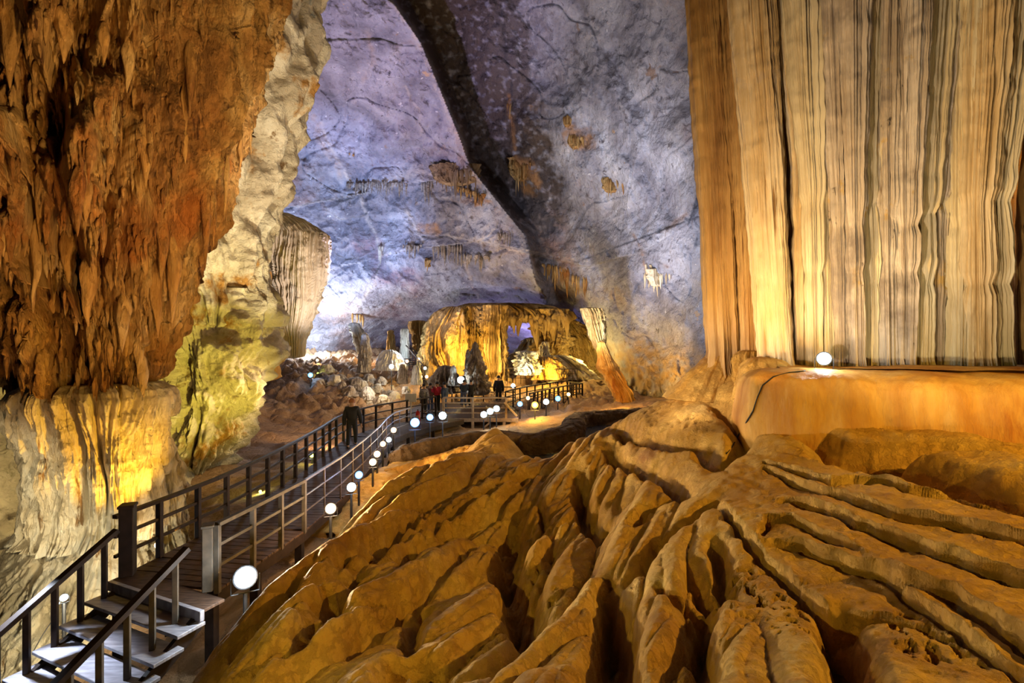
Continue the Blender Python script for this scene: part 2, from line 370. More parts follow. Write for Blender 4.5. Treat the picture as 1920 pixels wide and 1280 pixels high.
pxs = np.concatenate([np.linspace(-260, 480, 100, endpoint=False), np.linspace(480, 1350, 420), np.linspace(1354, 2260, 130)]); pys = np.concatenate([np.linspace(-900, -20, 60, endpoint=False), np.linspace(-20, 790, 440)])
PX, PY = np.meshgrid(pxs, pys)
D = shell_depth(PX, PY); X, Y, Z = P(PX, PY, D)
SV = np.stack([X, Y, Z], -1).reshape(-1, 3); SF = grid_faces(len(pys), len(pxs))
sh = mesh_obj('ceiling', SV, SF, M['shell']); tag(sh, 'blue grey cavern vault of folded limestone', kind='structure')
def stain_shade(o, px, py, items, seed=0):
    """mineral stains and a wedge of painted shade: a colour attribute holding colour and coverage"""
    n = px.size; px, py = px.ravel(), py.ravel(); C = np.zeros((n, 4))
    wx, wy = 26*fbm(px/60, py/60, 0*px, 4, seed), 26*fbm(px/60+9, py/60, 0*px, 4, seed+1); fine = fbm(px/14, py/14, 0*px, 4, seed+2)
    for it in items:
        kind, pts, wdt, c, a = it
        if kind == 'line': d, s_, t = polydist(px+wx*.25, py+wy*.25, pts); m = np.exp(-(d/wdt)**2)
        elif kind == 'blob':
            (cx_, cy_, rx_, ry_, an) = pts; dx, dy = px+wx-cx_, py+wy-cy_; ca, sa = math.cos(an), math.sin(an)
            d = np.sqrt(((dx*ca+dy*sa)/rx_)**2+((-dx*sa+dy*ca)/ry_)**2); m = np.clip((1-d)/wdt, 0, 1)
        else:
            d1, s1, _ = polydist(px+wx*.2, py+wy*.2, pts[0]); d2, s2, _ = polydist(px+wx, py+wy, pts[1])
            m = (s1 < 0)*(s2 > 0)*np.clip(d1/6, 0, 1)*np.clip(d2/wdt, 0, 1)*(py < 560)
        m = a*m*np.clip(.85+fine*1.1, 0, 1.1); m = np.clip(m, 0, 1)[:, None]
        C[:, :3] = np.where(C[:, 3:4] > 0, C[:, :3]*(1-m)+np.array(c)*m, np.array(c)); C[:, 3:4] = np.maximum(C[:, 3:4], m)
    at = o.data.color_attributes.new('stain_shade', 'FLOAT_COLOR', 'POINT'); at.data.foreach_set('color', C.astype(np.float32).ravel())
def use_stain_shade(m):
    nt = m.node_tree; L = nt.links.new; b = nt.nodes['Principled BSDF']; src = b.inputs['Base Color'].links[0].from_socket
    a = N(nt, 'ShaderNodeAttribute'); a.attribute_name = 'stain_shade'; mx = N(nt, 'ShaderNodeMix', data_type='RGBA')
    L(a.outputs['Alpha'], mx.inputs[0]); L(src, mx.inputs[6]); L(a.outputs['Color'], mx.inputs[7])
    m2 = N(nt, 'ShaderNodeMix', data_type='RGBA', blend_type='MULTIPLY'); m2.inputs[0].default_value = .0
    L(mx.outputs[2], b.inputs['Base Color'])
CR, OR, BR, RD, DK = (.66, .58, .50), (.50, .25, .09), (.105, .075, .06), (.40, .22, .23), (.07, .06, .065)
stain_shade(sh, PX, PY, [
 ('shade_wedge', ([(640,-400),(735,0),(790,80),(860,250),(882,312),(940,385),(985,440),(1003,520)], [(960,-400),(1010,0),(1030,180),(1070,330),(1070,430),(1030,520)]), 45, BR, 1.4),  # brown rock band, darkened further to paint in the shade of the recess
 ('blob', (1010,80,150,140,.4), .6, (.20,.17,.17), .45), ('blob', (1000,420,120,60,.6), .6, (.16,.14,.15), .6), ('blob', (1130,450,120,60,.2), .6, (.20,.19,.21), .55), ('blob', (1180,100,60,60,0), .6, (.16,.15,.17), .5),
 ('blob', (690,470,48,26,.6), .5, RD, .55), ('blob', (735,520,80,26,.5), .5, RD, .5), ('blob', (620,575,70,24,.1), .5, (.56,.36,.26), .5), ('blob', (740,590,80,20,.3), .6, (.5,.32,.28), .4),
 ('blob', (985,330,26,50,-.3), .4, OR, .8), ('blob', (1085,262,22,34,-.5), .4, OR, .7), ('blob', (900,385,50,14,.4), .4, OR, .75), ('blob', (800,420,20,20,0), .4, OR, .7),
 ('blob', (1220,690,150,70,.1), .7, (.56,.33,.08), .75), ('blob', (1150,560,60,30,.3), .7, (.50,.34,.20), .5), ('blob', (1060,540,50,46,.6), .6, (.40,.24,.12), .55),
 ('line', [(1190,440),(1205,480),(1212,515)], 4, OR, .7), ('line', [(955,180),(962,250),(966,300)], 4, OR, .7), ('line', [(760,390),(775,420),(795,452)], 3, CR, .8),
 ('line', [(600,230),(625,290),(655,335),(680,380),(698,430),(712,480),(704,530),(668,575),(672,610)], 4, CR, .8), ('line', [(760,165),(785,210),(790,250)], 3, CR, .6),
 ('line', [(735,5),(775,60),(800,110),(832,190),(852,235),(868,285)], 6, (.62,.52,.42), .75), ('line', [(850,240),(870,300),(905,345)], 10, (.60,.46,.36), .6), ('line', [(690,60),(700,110),(680,150)], 6, OR, .4),
 ('line', [(640,372),(700,350),(780,322),(820,330)], 9, CR, .5), ('line', [(545,388),(600,378),(660,372)], 2.5, DK, .8), ('line', [(610,395),(640,412),(690,400)], 2, DK, .7), ('line', [(615,462),(650,487),(700,470)], 2, DK, .8),
 ('line', [(712,500),(690,530),(655,570)], 2.5, DK, .8), ('line', [(800,440),(870,446),(950,470),(990,475)], 6, CR, .6), ('line', [(870,490),(880,520),(897,560)], 3, CR, .6), ('line', [(640,330),(600,260),(590,220)], 6, OR, .5),
 ('line', [(940,0),(950,100),(960,180),(985,260)], 3, DK, .8), ('line', [(1190,445),(1200,470),(1250,500)], 2.5, DK, .7), ('line', [(1250,430),(1290,400),(1310,360)], 4, DK, .6)], 555)
use_stain_shade(M['shell'])
sub = (slice(None, None, 2), slice(None, None, 2))
s2 = np.stack([X[sub], Y[sub], Z[sub]], -1); r2, c2 = s2.shape[:2]
SBVH = BVHTree.FromPolygons([Vector(v) for v in s2.reshape(-1, 3)], [tuple(int(i) for i in f) for f in grid_faces(r2, c2)])
CAM = Vector((0, 0, CZ))
def hit(bvh, px, py):
    d = (Vector(P(px, py, 1.0))-CAM).normalized(); h = bvh.ray_cast(CAM, d)
    return h[0], h[1]

# ------------------------------------------------------------------ FLOOR of the cavern
fl = [(560,800,25),(500,870,18),(400,905,16),(340,955,14),(700,752,31),(640,722,31),(560,722,30),(560,682,37),(650,672,42),(760,735,33),(820,748,32),
      (620,765,28),(900,722,36),(1000,702,38),(1100,712,37),(1150,742,30),(1230,745,29),(1100,760,27),(1000,785,25),(750,868,17),(820,850,18.5),(900,835,20),
      (650,945,13),(560,1045,10.5),(470,1150,8.4),(350,1275,7.6),(100,1275,8.6),(200,1120,10.3),(0,1150,10.5),(1000,690,45),(600,664,46),(800,690,45),(860,660,56),
      (980,672,55),(-200,1000,12),(-200,800,22),(1300,740,26),(1500,740,22),(1900,800,18), (700,990,11.5),(620,1100,9.0)]
fl = [f for f in fl]
fx = [P(*f) for f in fl]
floorR = RBF([(p[0], p[1]) for p in fx], [p[2] for p in fx], .01)
def floor_z(x, y, fine=True):
    z = floorR(x, y)
    if fine:
        rocky = np.clip((y-24)/5.0, 0, 1)*np.clip((9-x)/5.0, 0, 1)
        z = z+fbm(x*.5, y*.5, x*0, 3, 5)*.18+rocky*fbm(x*.7, y*.7, x*0, 4, 9, .55, 'b')*.55+fbm(x*3, y*3, x*0, 3, 15)*.03+.02*np.sin(x*2.2+y*5+3*pn(x, y, x*0, 4))
        z = z-1.4*np.exp(-(((x-2.4)/2.2)**2+((y-16.3)/3.2)**2)**2)-1.2*np.exp(-(((x-3.6)/1.6)**2+((y-20)/2.4)**2)**2)
    return z
gx = np.linspace(-26, 22, 420); gy = 3+np.linspace(0, 1, 420)**1.5*56
GX, GY = np.meshgrid(gx, gy); GZ = floor_z(GX, GY)
flr = mesh_obj('floor', np.stack([GX, GY, GZ], -1).reshape(-1, 3), grid_faces(420, 420), M['ground']); tag(flr, 'sandy and rocky cave floor', kind='structure')
def fz(x, y): return float(floor_z(np.array([float(x)]), np.array([float(y)]))[0])

# ------------------------------------------------------------------ LEFT WALL behind the column
wl = [(-300,500,13),(0,500,14),(200,500,15.5),(400,560,20),(-300,800,11.5),(0,800,13),(200,800,15),(400,800,20),(-300,1200,9.0),(0,1100,10.6),(150,1200,10.2),(350,950,15.5),(-300,100,14),(0,0,14),(400,0,18),(600,0,21),(600,600,24),(500,880,22)]
wR = RBF([(a, b) for a, b, _ in wl], [c for _, _, c in wl], .01)
pxs = np.linspace(-300, 470, 220); pys = np.linspace(-150, 1160, 300); PX, PY = np.meshgrid(pxs, pys); D = wR(PX, PY); X, Y, Z = P(PX, PY, D)
D = D+fbm(X*.3, Y*.3, Z*.3, 3, 71)*.9+fbm(X*.9, Y*.9, Z*.9, 4, 72, .5, 'b')*.25; X, Y, Z = P(PX, PY, D)
tag(mesh_obj('wall_left', np.stack([X, Y, Z], -1).reshape(-1, 3), grid_faces(300, 220), M['wallL']), 'cream cave wall behind the lit column', kind='structure')

# ------------------------------------------------------------------ pale outcrops on the left
up = rings_from([(-260,260,640),(0,230,612),(60,230,600),(130,235,592),(220,230,588),(260,240,560),(290,240,545),(360,250,540),(400,255,520),(440,250,512),(520,260,505),(570,300,500),(620,330,470)], 17, .75, 260, 3)
formation('limestone_buttress', up, 420, M['pale'], flute=(1.6, .22, .7), rough=(.55, .55), kindf='b', seed=101, roct=6,
          label='pale cream limestone buttress rising behind the rust coloured hanging mass', cat='rock')
lo = rings_from([(540,290,480),(570,270,495),(620,250,500),(680,270,492),(730,285,490),(760,290,478),(800,295,465),(850,300,440),(885,305,410),(915,330,395)], 17.3, .75, 220, 3)
formation('limestone_outcrop', lo, 420, M['pale'], flute=(1.5, .3, .7), rough=(.8, .6), seed=107, roct=6,
          label='yellow lit bulging limestone outcrop beside the sandy floor left of the boardwalk', cat='rock')
pc = rings_from([(500,486,504),(560,487,508),(640,486,512),(690,484,518),(715,480,524)], 20, 1.0, 80, 2)
formation('flowstone_pillar', pc, 90, M['block'], flute=(5, .3, .12), rough=(1.5, .08), seed=111,
          label='slim pinkish flowstone pillar between the yellow outcrop and the hanging drapery', cat='rock column')

# hanging drapery formation
hd = rings_from([(396,505,530),(410,503,560),(425,502,590),(440,505,610),(470,507,612),(510,510,608),(550,513,597),(590,515,585),(620,520,573),(650,530,568),(672,530,566)], 22.5, .6, 200, 2)
formation('hanging_drapery', hd, 420, M['drapecream'], flute=(13, .10, .28), rough=(2.0, .12), seed=120, kindf='r',
          label='fluted brown and white drapery formation hanging against the blue lit wall', cat='rock formation')

# ------------------------------------------------------------------ great hanging mass, top left
def hang_rings(sil, Y, ky, nz): return rings_from(sil, Y, ky, nz, 3)
root = empty('hanging_stalactite_mass', P(170, 720, 10.2), 'huge rust orange stalactite mass hanging over the fluted column by the stairs', 'stalactite mass')
hm = hang_rings([(-330,-620,530),(-120,-560,505),(0,-520,482),(60,-500,474),(120,-480,462),(200,-430,436),(280,-370,408),(350,-320,386),(420,-250,362),(490,-170,326),(560,-90,296),(620,-20,278),(680,30,262),(718,60,245),(738,100,225)], 10.4, .55, 640)
def hmx(th, Z):
    S = (th+PI/2)*5.5+.35*pn(th*6, Z*.5, 0*Z, 6); S = S+0*Z
    big = .5*fbm(np.cos(th)*2.2, np.sin(th)*2.2, Z*.35, 3, 5, .5, 'b')
    f = .30+.70*np.clip((PI/2-np.abs(np.arctan2(np.sin(th+PI/2), np.cos(th+PI/2)))-.25)/.7, 0, 1)
    g = 1-f; wv = .5*pn(S*.8, Z*.25, 0*Z, 61)
    lam = np.abs(np.sin(S*4.1+wv*3))**.8*.26+np.abs(np.sin(S*11.7+wv*8+1))**.8*.12+np.abs(np.sin(S*27+wv*14))*.045
    tier = .32*teardrops(S, Z, 1.1, 3.4, 47, .8)
    return big*f+f*(1.45*teardrops(S, Z, 1.9, 4.2, 41)+.80*teardrops(S, Z, .85, 2.1, 42)+.32*teardrops(S, Z, .36, 1.0, 43)+.10*teardrops(S, Z, .15, .7, 44)-1.0)+g*(lam+tier-.15)
_, (HX, HY, HZ) = formation('rock_body', hm, 1300, M['hang'], root, flute=(24, .18, .06), rough=(2.2, .08), seed=130, kindf='r', extra=hmx, roct=6)
# stalactites on its face
def stal_mesh(L, r, seed, n=12, m=10):
    t = np.linspace(0, 1, m)[:, None]; th = np.linspace(0, 2*PI, n, endpoint=False)[None]
    rr = r*np.clip(t/.30, .0, 1)**.6*(1-t)**.85*1.25*(1+.45*pn(np.cos(th)*1.6, np.sin(th)*1.6, t*3, seed)+.25*np.abs(pn(np.cos(th)*4, np.sin(th)*4, t*2, seed+2)))+.003
    wx = L*.05*pn(t*2, seed*1.3, .5, seed)
    V = np.stack([rr*np.cos(th)+wx, rr*np.sin(th)+0*t, -L*t+0*th], -1).reshape(-1, 3)
    return V, grid_faces(m, n, True)[:, ::-1]
def surf_pts(count, pymin, pymax, pxmin, pxmax, SX, SY, SZ, front=True):
    nz, nt = SX.shape; out = []; tries = 0
    pl = []
    while len(out) < count and tries < count*60:
        tries += 1
        i = rng.integers(3, nz-6); j = rng.integers(0, nt)
        x, y, z = SX[i, j], SY[i, j], SZ[i, j]
        px, py = 960+F*x/y, 640-F*(z-CZ)/y
        if not (pxmin < px < pxmax and pymin < py < pymax): continue
        if front and y > SY[i].mean(): continue
        # prefer bulges whose surface recedes just beneath
        if SY[min(i+5, nz-1), j] < y+.02 and rng.random() < .6: continue
        out.append((x, y, z, j))
    return out
big = [(20,300,440,.14),(70,250,440,.12),(30,-40,70,.14),(62,-60,100,.16),(12,-30,150,.14),(110,0,60,.1),(95,250,330,.12),(150,210,350,.16),(270,210,340,.13),(140,300,430,.10),
       (190,30,110,.08),(235,60,160,.1),(320,110,235,.08),(355,60,205,.09),(345,140,240,.07),(385,330,490,.10),(205,330,425,.14),(60,400,560,.08),(240,420,560,.12),(120,420,520,.14),(160,470,600,.14),
       (300,380,520,.12),(320,430,600,.12),(95,540,640,.10),(225,540,650,.12),(10,520,650,.12),(450,250,310,.05),(470,200,280,.05),(290,480,620,.12),(190,580,690,.1),(255,600,700,.1),(45,600,700,.08),(420,280,400,.05),(400,340,450,.06)]
from itertools import chain
hb = BVHTree.FromPolygons([Vector(v) for v in np.stack([HX, HY, HZ], -1)[::3, ::3].reshape(-1, 3)], [tuple(int(i) for i in f) for f in grid_faces(HX[::3, ::3].shape[0], HX[::3, ::3].shape[1], True)])
rl = Vector(root.location); cnt = 0
for i, (px, y0, y1, r) in enumerate(big):
    h, nn = hit(hb, px, max(y0, -200)+6)
    if h is None: continue
    Yd = h.y; L = (y1-y0)/F*Yd
    V, Fc = stal_mesh(L*1.05, r*1.0, i, 18, 26); V = V+np.array([h.x, h.y+r*.55, h.z])-np.array(rl)
    mesh_obj('stalactite', V, Fc, M['spike'] if i % 3 else M['hang'], root); cnt += 1
for i, (x, y, z, j) in enumerate(surf_pts(50, -10, 700, -10, 400, HX, HY, HZ)):
    L = rng.uniform(.4, 1.1); r = L*rng.uniform(.09, .15)
    V, Fc = stal_mesh(L, r, 100+i, 14, 20); mesh_obj('stalactite', V+np.array([x, y+r*.5, z])-np.array(rl), Fc, M['spike'] if i % 2 else M['hang'], root)
VV, FF, off = [], [], 0
for i, (x, y, z, j) in enumerate(surf_pts(1700, -60, 720, -60, 400, HX, HY, HZ)):
    L = rng.uniform(.10, .5)*(1 if rng.random() < .8 else 1.5); r = L*rng.uniform(.05, .10)+.006
    V, Fc = stal_mesh(L, r, 300+i, 7, 9); VV.append(V+np.array([x, y-r*.1, z])-np.array(rl)); FF.append(Fc+off); off += len(V)
o = mesh_obj('small_stalactites', np.concatenate(VV), np.concatenate(FF), M['hang'], root); o['kind'] = 'stuff'

# ------------------------------------------------------------------ fluted column below it
root = empty('fluted_column', P(170, 1100, 10.6), 'cream and gold fluted column standing beside the stairs under the hanging mass', 'rock column')
cp = rings_from([(716,90,250),(730,66,276),(745,60,282),(775,66,278),(810,80,272),(850,92,268),(900,100,266),(950,102,268),(985,95,268),(1005,80,268)], 10.2, .75, 420, 2)
def colx(th, Z):
    S = (th+PI/2)*1.6+0*Z
    wv = .9*pn(S*1.2, Z*.5, 0*S, 56)+.35*pn(S*3, Z*1.1, 0*S, 57)
    tube = np.abs(np.sin(S*6.2+wv*1.2))**.6; tube2 = np.abs(np.sin(S*14.3+wv*4+1))**.8
    zz = (CZ+(640-842)/F*10.2); low = np.clip((zz+.25*pn(S*1.5, 0*S, 0*S, 58)-Z)/.12, 0, 1)
    return .36*tube*(1-.3*low)+.08*tube2+.14*low+.16*teardrops(S, Z, .45, 1.3, 51, .3)-.22
formation('fluted_shaft', cp, 700, M['pale2'], root, flute=(9, .08, .10), rough=(2.0, .08), seed=140, kindf='r', extra=colx)
bs = rings_from([(965,70,240,.2),(985,60,262,.15),(1020,40,285,0),(1060,22,292,-.1),(1110,-5,286,-.3),(1170,-50,270,-.6),(1240,-110,262,-1.0),(1310,-180,262,-1.4),(1400,-260,262,-1.7)], 10.5, .7, 260, 3)
formation('rounded_base', bs, 460, M['pale2'], root, flute=(4, .4, .10), rough=(1.4, .16), terr=(2.0, .12), seed=141)
ap = rings_from([(760,235,290),(800,225,300),(850,215,318),(900,205,333),(950,200,343),(1000,195,350),(1040,190,356),(1090,188,362)], 11.3, .6, 160, 3)
formation('flowstone_apron', ap, 300, M['pale2'], flute=(7, .2, .16), rough=(1.5, .18), seed=145,
          label='golden flowstone apron spreading between the fluted column and the boardwalk rail', cat='flowstone')

# ------------------------------------------------------------------ BIG FOREGROUND MOUND
mp_ = [P(1400,705,10.5),P(1200,772,12),P(1000,868,12.3),P(930,812,15.5),P(880,850,14),P(790,910,11.5),P(700,958,9.8),P(640,1000,8.7),P(500,1090,7.0),P(420,1170,5.9),P(370,1250,5.2),
       P(700,1280,4.4),P(960,1280,3.9),P(1300,1280,3.2),P(1900,1280,2.9),P(1900,1000,4.4),P(1900,885,5.6),P(1400,830,8.0),P(1000,1100,6.2),P(1300,950,6.6),
       P(1500,1000,5.2),P(1150,950,8),P(1300,760,10),P(1100,830,11.8),P(850,1000,8.6),P(700,1100,6.5),P(1200,860,9.3),P(1640,855,6.6),P(1600,1150,3.9)]
mp_ += [P(1000,892,11.5), P(1025,900,12.4), P(1060,845,12.3)]
mv = [(p[0], p[1], p[2]-CZ) for p in mp_]
mv += [(.9,13.4,-4.2),(1.8,13.7,-4.1)]
mv += [(-4.15,5,-4.9),(-4.3,7,-5.0),(-3.9,9,-5.0),(-3.3,11,-4.9),(-2.6,13.3,-4.7),(-2.0,15.5,-4.6),(-1,17.8,-4.7),(1.3,14.6,-4.5),(3.2,15.5,-4.2),(5.0,13.5,-2.4),(7,13.5,-1.2),
       (0,2,-2.1),(-2,2.5,-3.3),(2.5,1.8,-1.75),(5,2,-1.6),(8,6,-1.5),(6,10.2,-.75),(9,9,-1.2),(-3.6,3,-4.4),(1.0,17,-4.7),(-4.5,3,-5.2)]
moundR = RBF([(a, b) for a, b, _ in mv], [c for *_, c in mv], .003)
npx, nY = 900, 560
pxs = np.concatenate([np.linspace(60, 2150, 780), np.linspace(2165, 3300, 120)]); Ys = np.exp(np.linspace(math.log(2.0), math.log(17.5), nY))
PX, YY = np.meshgrid(pxs, Ys); MX = (PX-960)/F*YY; MY = YY
base = moundR(MX, MY)+CZ
def bvh_of(X, Y, Z, st=4):
    a = np.stack([X, Y, Z], -1)[::st, ::st]; return BVHTree.FromPolygons([Vector(v) for v in a.reshape(-1, 3)], [tuple(int(i) for i in f) for f in grid_faces(*a.shape[:2])])
bb = bvh_of(MX, MY, base)
def onmound(pts):
    out = []
    for px, py in pts:
        h, n = hit(bb, px, py)
        if h is not None: out.append((h.x, h.y))
    return out
creases = [  # pts, depth, width, lip (one-sided step)
 ([(1430,792),(1500,803),(1570,826),(1640,834),(1750,830),(1850,840),(1920,846),(2000,850)], .35, .16, 0),
 ([(1560,838),(1620,848),(1700,868),(1800,893),(1920,920),(2050,950)], .85, .30, 0),
 ([(1430,870),(1480,885),(1560,910),(1600,900),(1660,905),(1700,920),(1780,925),(1850,940),(1920,952),(2020,970)], .10, .05, .10),
 ([(1430,880),(1480,900),(1560,930),(1600,942),(1680,970),(1740,978),(1800,990),(1920,1020),(2020,1040)], .14, .06, .12),
 ([(1470,940),(1500,945),(1540,955),(1600,980),(1680,1010),(1760,1040),(1840,1070),(1920,1095),(2020,1130)], .16, .07, .14),
 ([(1425,1010),(1440,975),(1480,975),(1540,1005),(1610,1035)], .10, .05, .10),
 ([(1450,1020),(1500,1020),(1540,1040),(1640,1070),(1700,1100),(1780,1122),(1860,1180),(1920,1222),(2000,1270)], .15, .06, .14),
 ([(1340,940),(1380,990),(1420,1040),(1470,1080),(1520,1130),(1570,1165)], .14, .07, .08),
 ([(1640,1065),(1700,1112),(1800,1190),(1920,1272)], .08, .05, .08),
 ([(1572,1150),(1585,1210),(1600,1280),(1610,1340)], .38, .12, 0),
 ([(1500,1130),(1570,1150),(1700,1165)], .12, .06, .06),
 ([(975,965),(958,1010),(953,1050),(962,1100),(1000,1170)], .50, .22, 0),
 ([(1000,1155),(980,1210),(945,1272)], .25, .12, 0),
 ([(1008,950),(1025,985),(1005,1010),(990,1040)], .20, .07, 0),
 ([(1109,999),(1086,970),(1039,1000),(1030,1050)], .16, .08, 0),
 ([(1141,1085),(1141,1155),(1145,1210),(1160,1290)], .45, .12, 0),
 ([(645,999),(719,952),(812,897),(890,854)], .13, .10, 0),
 ([(680,999),(719,967),(789,936),(871,905),(930,846)], .16, .10, 0),
 ([(687,1030),(750,983),(836,936),(930,889),(980,850)], .18, .11, 0),
 ([(613,1081),(648,1038),(711,1007),(789,967),(875,928),(961,897),(995,870)], .20, .12, 0),
 ([(648,1104),(672,1053),(734,1014),(836,975),(922,936),(969,917),(1027,870),(1090,840)], .22, .12, 0),
 ([(754,1081),(766,1034),(836,999),(914,971),(961,936),(992,917)], .22, .11, 0),
 ([(566,1186),(609,1120),(621,1104)], .22, .12, 0),
 ([(539,1249),(578,1194),(625,1167),(629,1132),(691,1085)], .30, .12, 0),
 ([(648,1221),(703,1175),(773,1132),(844,1069),(900,1010)], .22, .11, 0),
 ([(766,1233),(773,1171),(801,1132)], .18, .10, 0),
 ([(1086,890),(1092,940),(1110,975),(1140,990)], .35, .14, 0),
 ([(1137,831),(1164,866),(1200,878),(1250,895),(1290,925)], .30, .14, 0),
 ([(1155,800),(1190,815),(1260,830),(1320,830),(1345,875)], .32, .16, 0),
 ([(1350,930),(1300,965),(1250,1005),(1200,1060),(1170,1080)], .22, .10, 0),
 ([(1300,1060),(1320,1110),(1360,1112),(1350,1050),(1340,1010)], .22, .09, 0),
 ([(1180,1000),(1210,960),(1260,930)], .16, .09, 0),
 ([(1330,1130),(1310,1180),(1320,1260),(1310,1310)], .30, .10, 0),
 ([(1160,1110),(1175,1170),(1170,1240),(1190,1290)], .22, .09, 0),
 ([(1330,740),(1370,765),(1400,790),(1385,830),(1350,860)], .30, .16, 0),
 ([(1230,1100),(1270,1130),(1330,1130)], .14, .07, 0),
 ([(420,1210),(470,1150),(520,1105),(600,1040)], .16, .10, 0),
 ([(720,1290),(740,1262),(790,1250),(812,1285)], .30, .12, 0)]
# radial flow coordinate around the apex
ax, ay = 4.6, 10.6
wx = fbm(MX*.45, MY*.45, 0*MX, 3, 201)*.8; wy = fbm(MX*.45+9, MY*.45, 0*MX, 3, 203)*.8
dx, dy = MX-ax+wx*.7, MY-ay+wy*.7; r = np.sqrt(dx*dx+dy*dy); th = np.arctan2(dy, dx)
th = np.where(th > 1.5, th-2*PI, th)        # -x side continuous
leftness = np.clip((2.9-MX-(7.5-MY)*.10)/1.2, 0, 1)     # lobed part; the right is terraced
aa = MX*.88-MY*.47+.16*wx; bb_ = MX*.47+MY*.88+.3*wy      # across and along the flow
lobe = np.abs(pn(aa*.85, bb_*.14, 0*r, 210))*2; lobe2 = np.abs(pn(aa*1.9+4, bb_*.26, 0*r+3, 212))*2
lobe3 = np.abs(pn(MX*1.5+wx, MY*1.3+wy, 0*r, 215))*2; fard = np.clip((MY-6.5)/3, 0, 1)*np.clip((2.2-MX)/1.5, 0, 1)
lobe4 = np.abs(pn(aa*4.2+2, bb_*.42, 0*r+5, 214))*2
h = base.copy()
leftness = leftness*np.clip((r-.6)/2.4, .12, 1)
edge_ = np.clip((-2.3-MX)/1.0, 0, 1)*np.clip((9.5-MY)/1.5, 0, 1); leftness = leftness*(1-.45*edge_); h -= .30*edge_
leftness = leftness*(1-.45*np.clip((MY-10.5)/2, 0, 1))
h += leftness*(.42*np.sqrt(lobe+.004)+.26*np.sqrt(lobe2+.004)+.05*np.sqrt(lobe3+.01)+(.06+fard*.13)*np.sqrt(lobe4+.004)-.42)
h += (1-leftness)*(.07*fbm(MX*.9, MY*.5, 0*r, 3, 220)+.05*np.abs(pn(MX*3+wx, MY*.8, 0*r, 221)))
for k, (pts, dep, wid, lip) in enumerate(creases):
    wp = onmound(pts)
    if len(wp) < 2: continue
    d, s, t = polydist(MX+.05*pn(MX*5, MY*5, 0*MX, k), MY+.05*pn(MX*5, MY*5, 0*MX+7, k), wp)
    far = max(.6, 1.0)
    taper = np.clip(np.minimum(t, 1-t)*6+.25, 0, 1)
    h -= dep*(1.7 if lip else 1.5)*taper*np.exp(-(d/(wid*(.62 if lip else 1)))**(4 if lip else 2))
    if lip:      # downhill side drops away, uphill side is a rounded lip
        h += np.where(s > 0, .8, -.35)*lip*taper*np.exp(-d/.22)*np.clip(d/.02, 0, 1)
h += .032*fbm(MX*2.2, MY*2.2, 0*r, 4, 230)+.014*fbm(MX*9, MY*9, 0*r, 3, 235)
pit = 0
for px, py, rr in [(1380,1090,.35),(1450,1130,.35),(1500,1180,.3),(1720,1180,.22),(1760,1230,.2),(1000,1060,.35),(1040,1120,.3),(1240,770,.5),(1300,790,.4)]:
    q = onmound([(px, py)])
    if q: pit = pit+np.exp(-((MX-q[0][0])**2+(MY-q[0][1])**2)/rr**2)
pit = np.clip(pit, 0, 1)
h -= pit*.16*np.clip(fbm(MX*6, MY*6, 0*MX, 3, 241, .6, 'b'), 0, 1)
m = mesh_obj('flowstone_mound', np.stack([MX, MY, h], -1).reshape(-1, 3), grid_faces(nY, npx), M['flow'])
tag(m, 'great ribbed amber flowstone mound sweeping down from the curtain to the stairs', 'flowstone')
MB_ = bvh_of(MX, MY, h, 2)
def mound_z(x, y):
    hh = MB_.ray_cast(Vector((x, y, 30)), Vector((0, 0, -1))); return hh[0].z if hh[0] is not None else CZ-5

# ------------------------------------------------------------------ flowstone block under the curtain
path = [(8.2,13.0),(5.9,11.4),(4.75,10.0),(4.2,9.0),(4.15,8.3),(4.5,7.9),(5.3,7.65),(6.5,7.2),(8.0,6.6),(10.5,5.6),(13,4.6)]
u = np.linspace(0, len(path)-1, 420); pxx = smooth1(np.interp(u, range(len(path)), [p[0] for p in path]), 12); pyy = smooth1(np.interp(u, range(len(path)), [p[1] for p in path]), 12)
tx, ty = np.gradient(pxx), np.gradient(pyy); tl = np.hypot(tx, ty); nx, ny = ty/tl, -tx/tl      # outward normal
nx, ny = np.where(True, nx, nx), ny
sgn = np.sign((4.15-8)*nx[200]+(8.3-10)*ny[200]); nx, ny = nx*sgn, ny*sgn
pv = [(-5.5,.10),(-3,.06),(-1.2,.04),(-.5,.02),(-.22,-.03),(-.07,-.12),(0,-.26),(.05,-.6),(.10,-.95),(.05,-1.3),(-.1,-1.7)]
vv = np.linspace(0, len(pv)-1, 90); pn_ = np.interp(vv, range(len(pv)), [p[0] for p in pv]); ph = np.interp(vv, range(len(pv)), [p[1] for p in pv])
pn_, ph = smooth1(pn_, 4), smooth1(ph, 4)
BX = pxx[None]+pn_[:, None]*nx[None]; BY = pyy[None]+pn_[:, None]*ny[None]; BZ = CZ-.52+ph[:, None]+0*BX
dd = .10*fbm(BX*.8, BY*.8, BZ*.3, 3, 250)+.05*np.abs(pn(BX*2.2, BY*2.2, BZ*.3, 252))+.012*fbm(BX*7, BY*7, BZ*5, 3, 255)
wgt = np.clip(1-np.abs(pn_)/2, .2, 1)[:, None]; BX = BX+dd*nx[None]*wgt; BY = BY+dd*ny[None]*wgt; BZ = BZ+dd*.4
tag(mesh_obj('flowstone_ledge', np.stack([BX, BY, BZ], -1).reshape(-1, 3), grid_faces(90, 420), M['block']), 'smooth orange flowstone ledge carrying the floodlight at the curtain foot', 'flowstone')

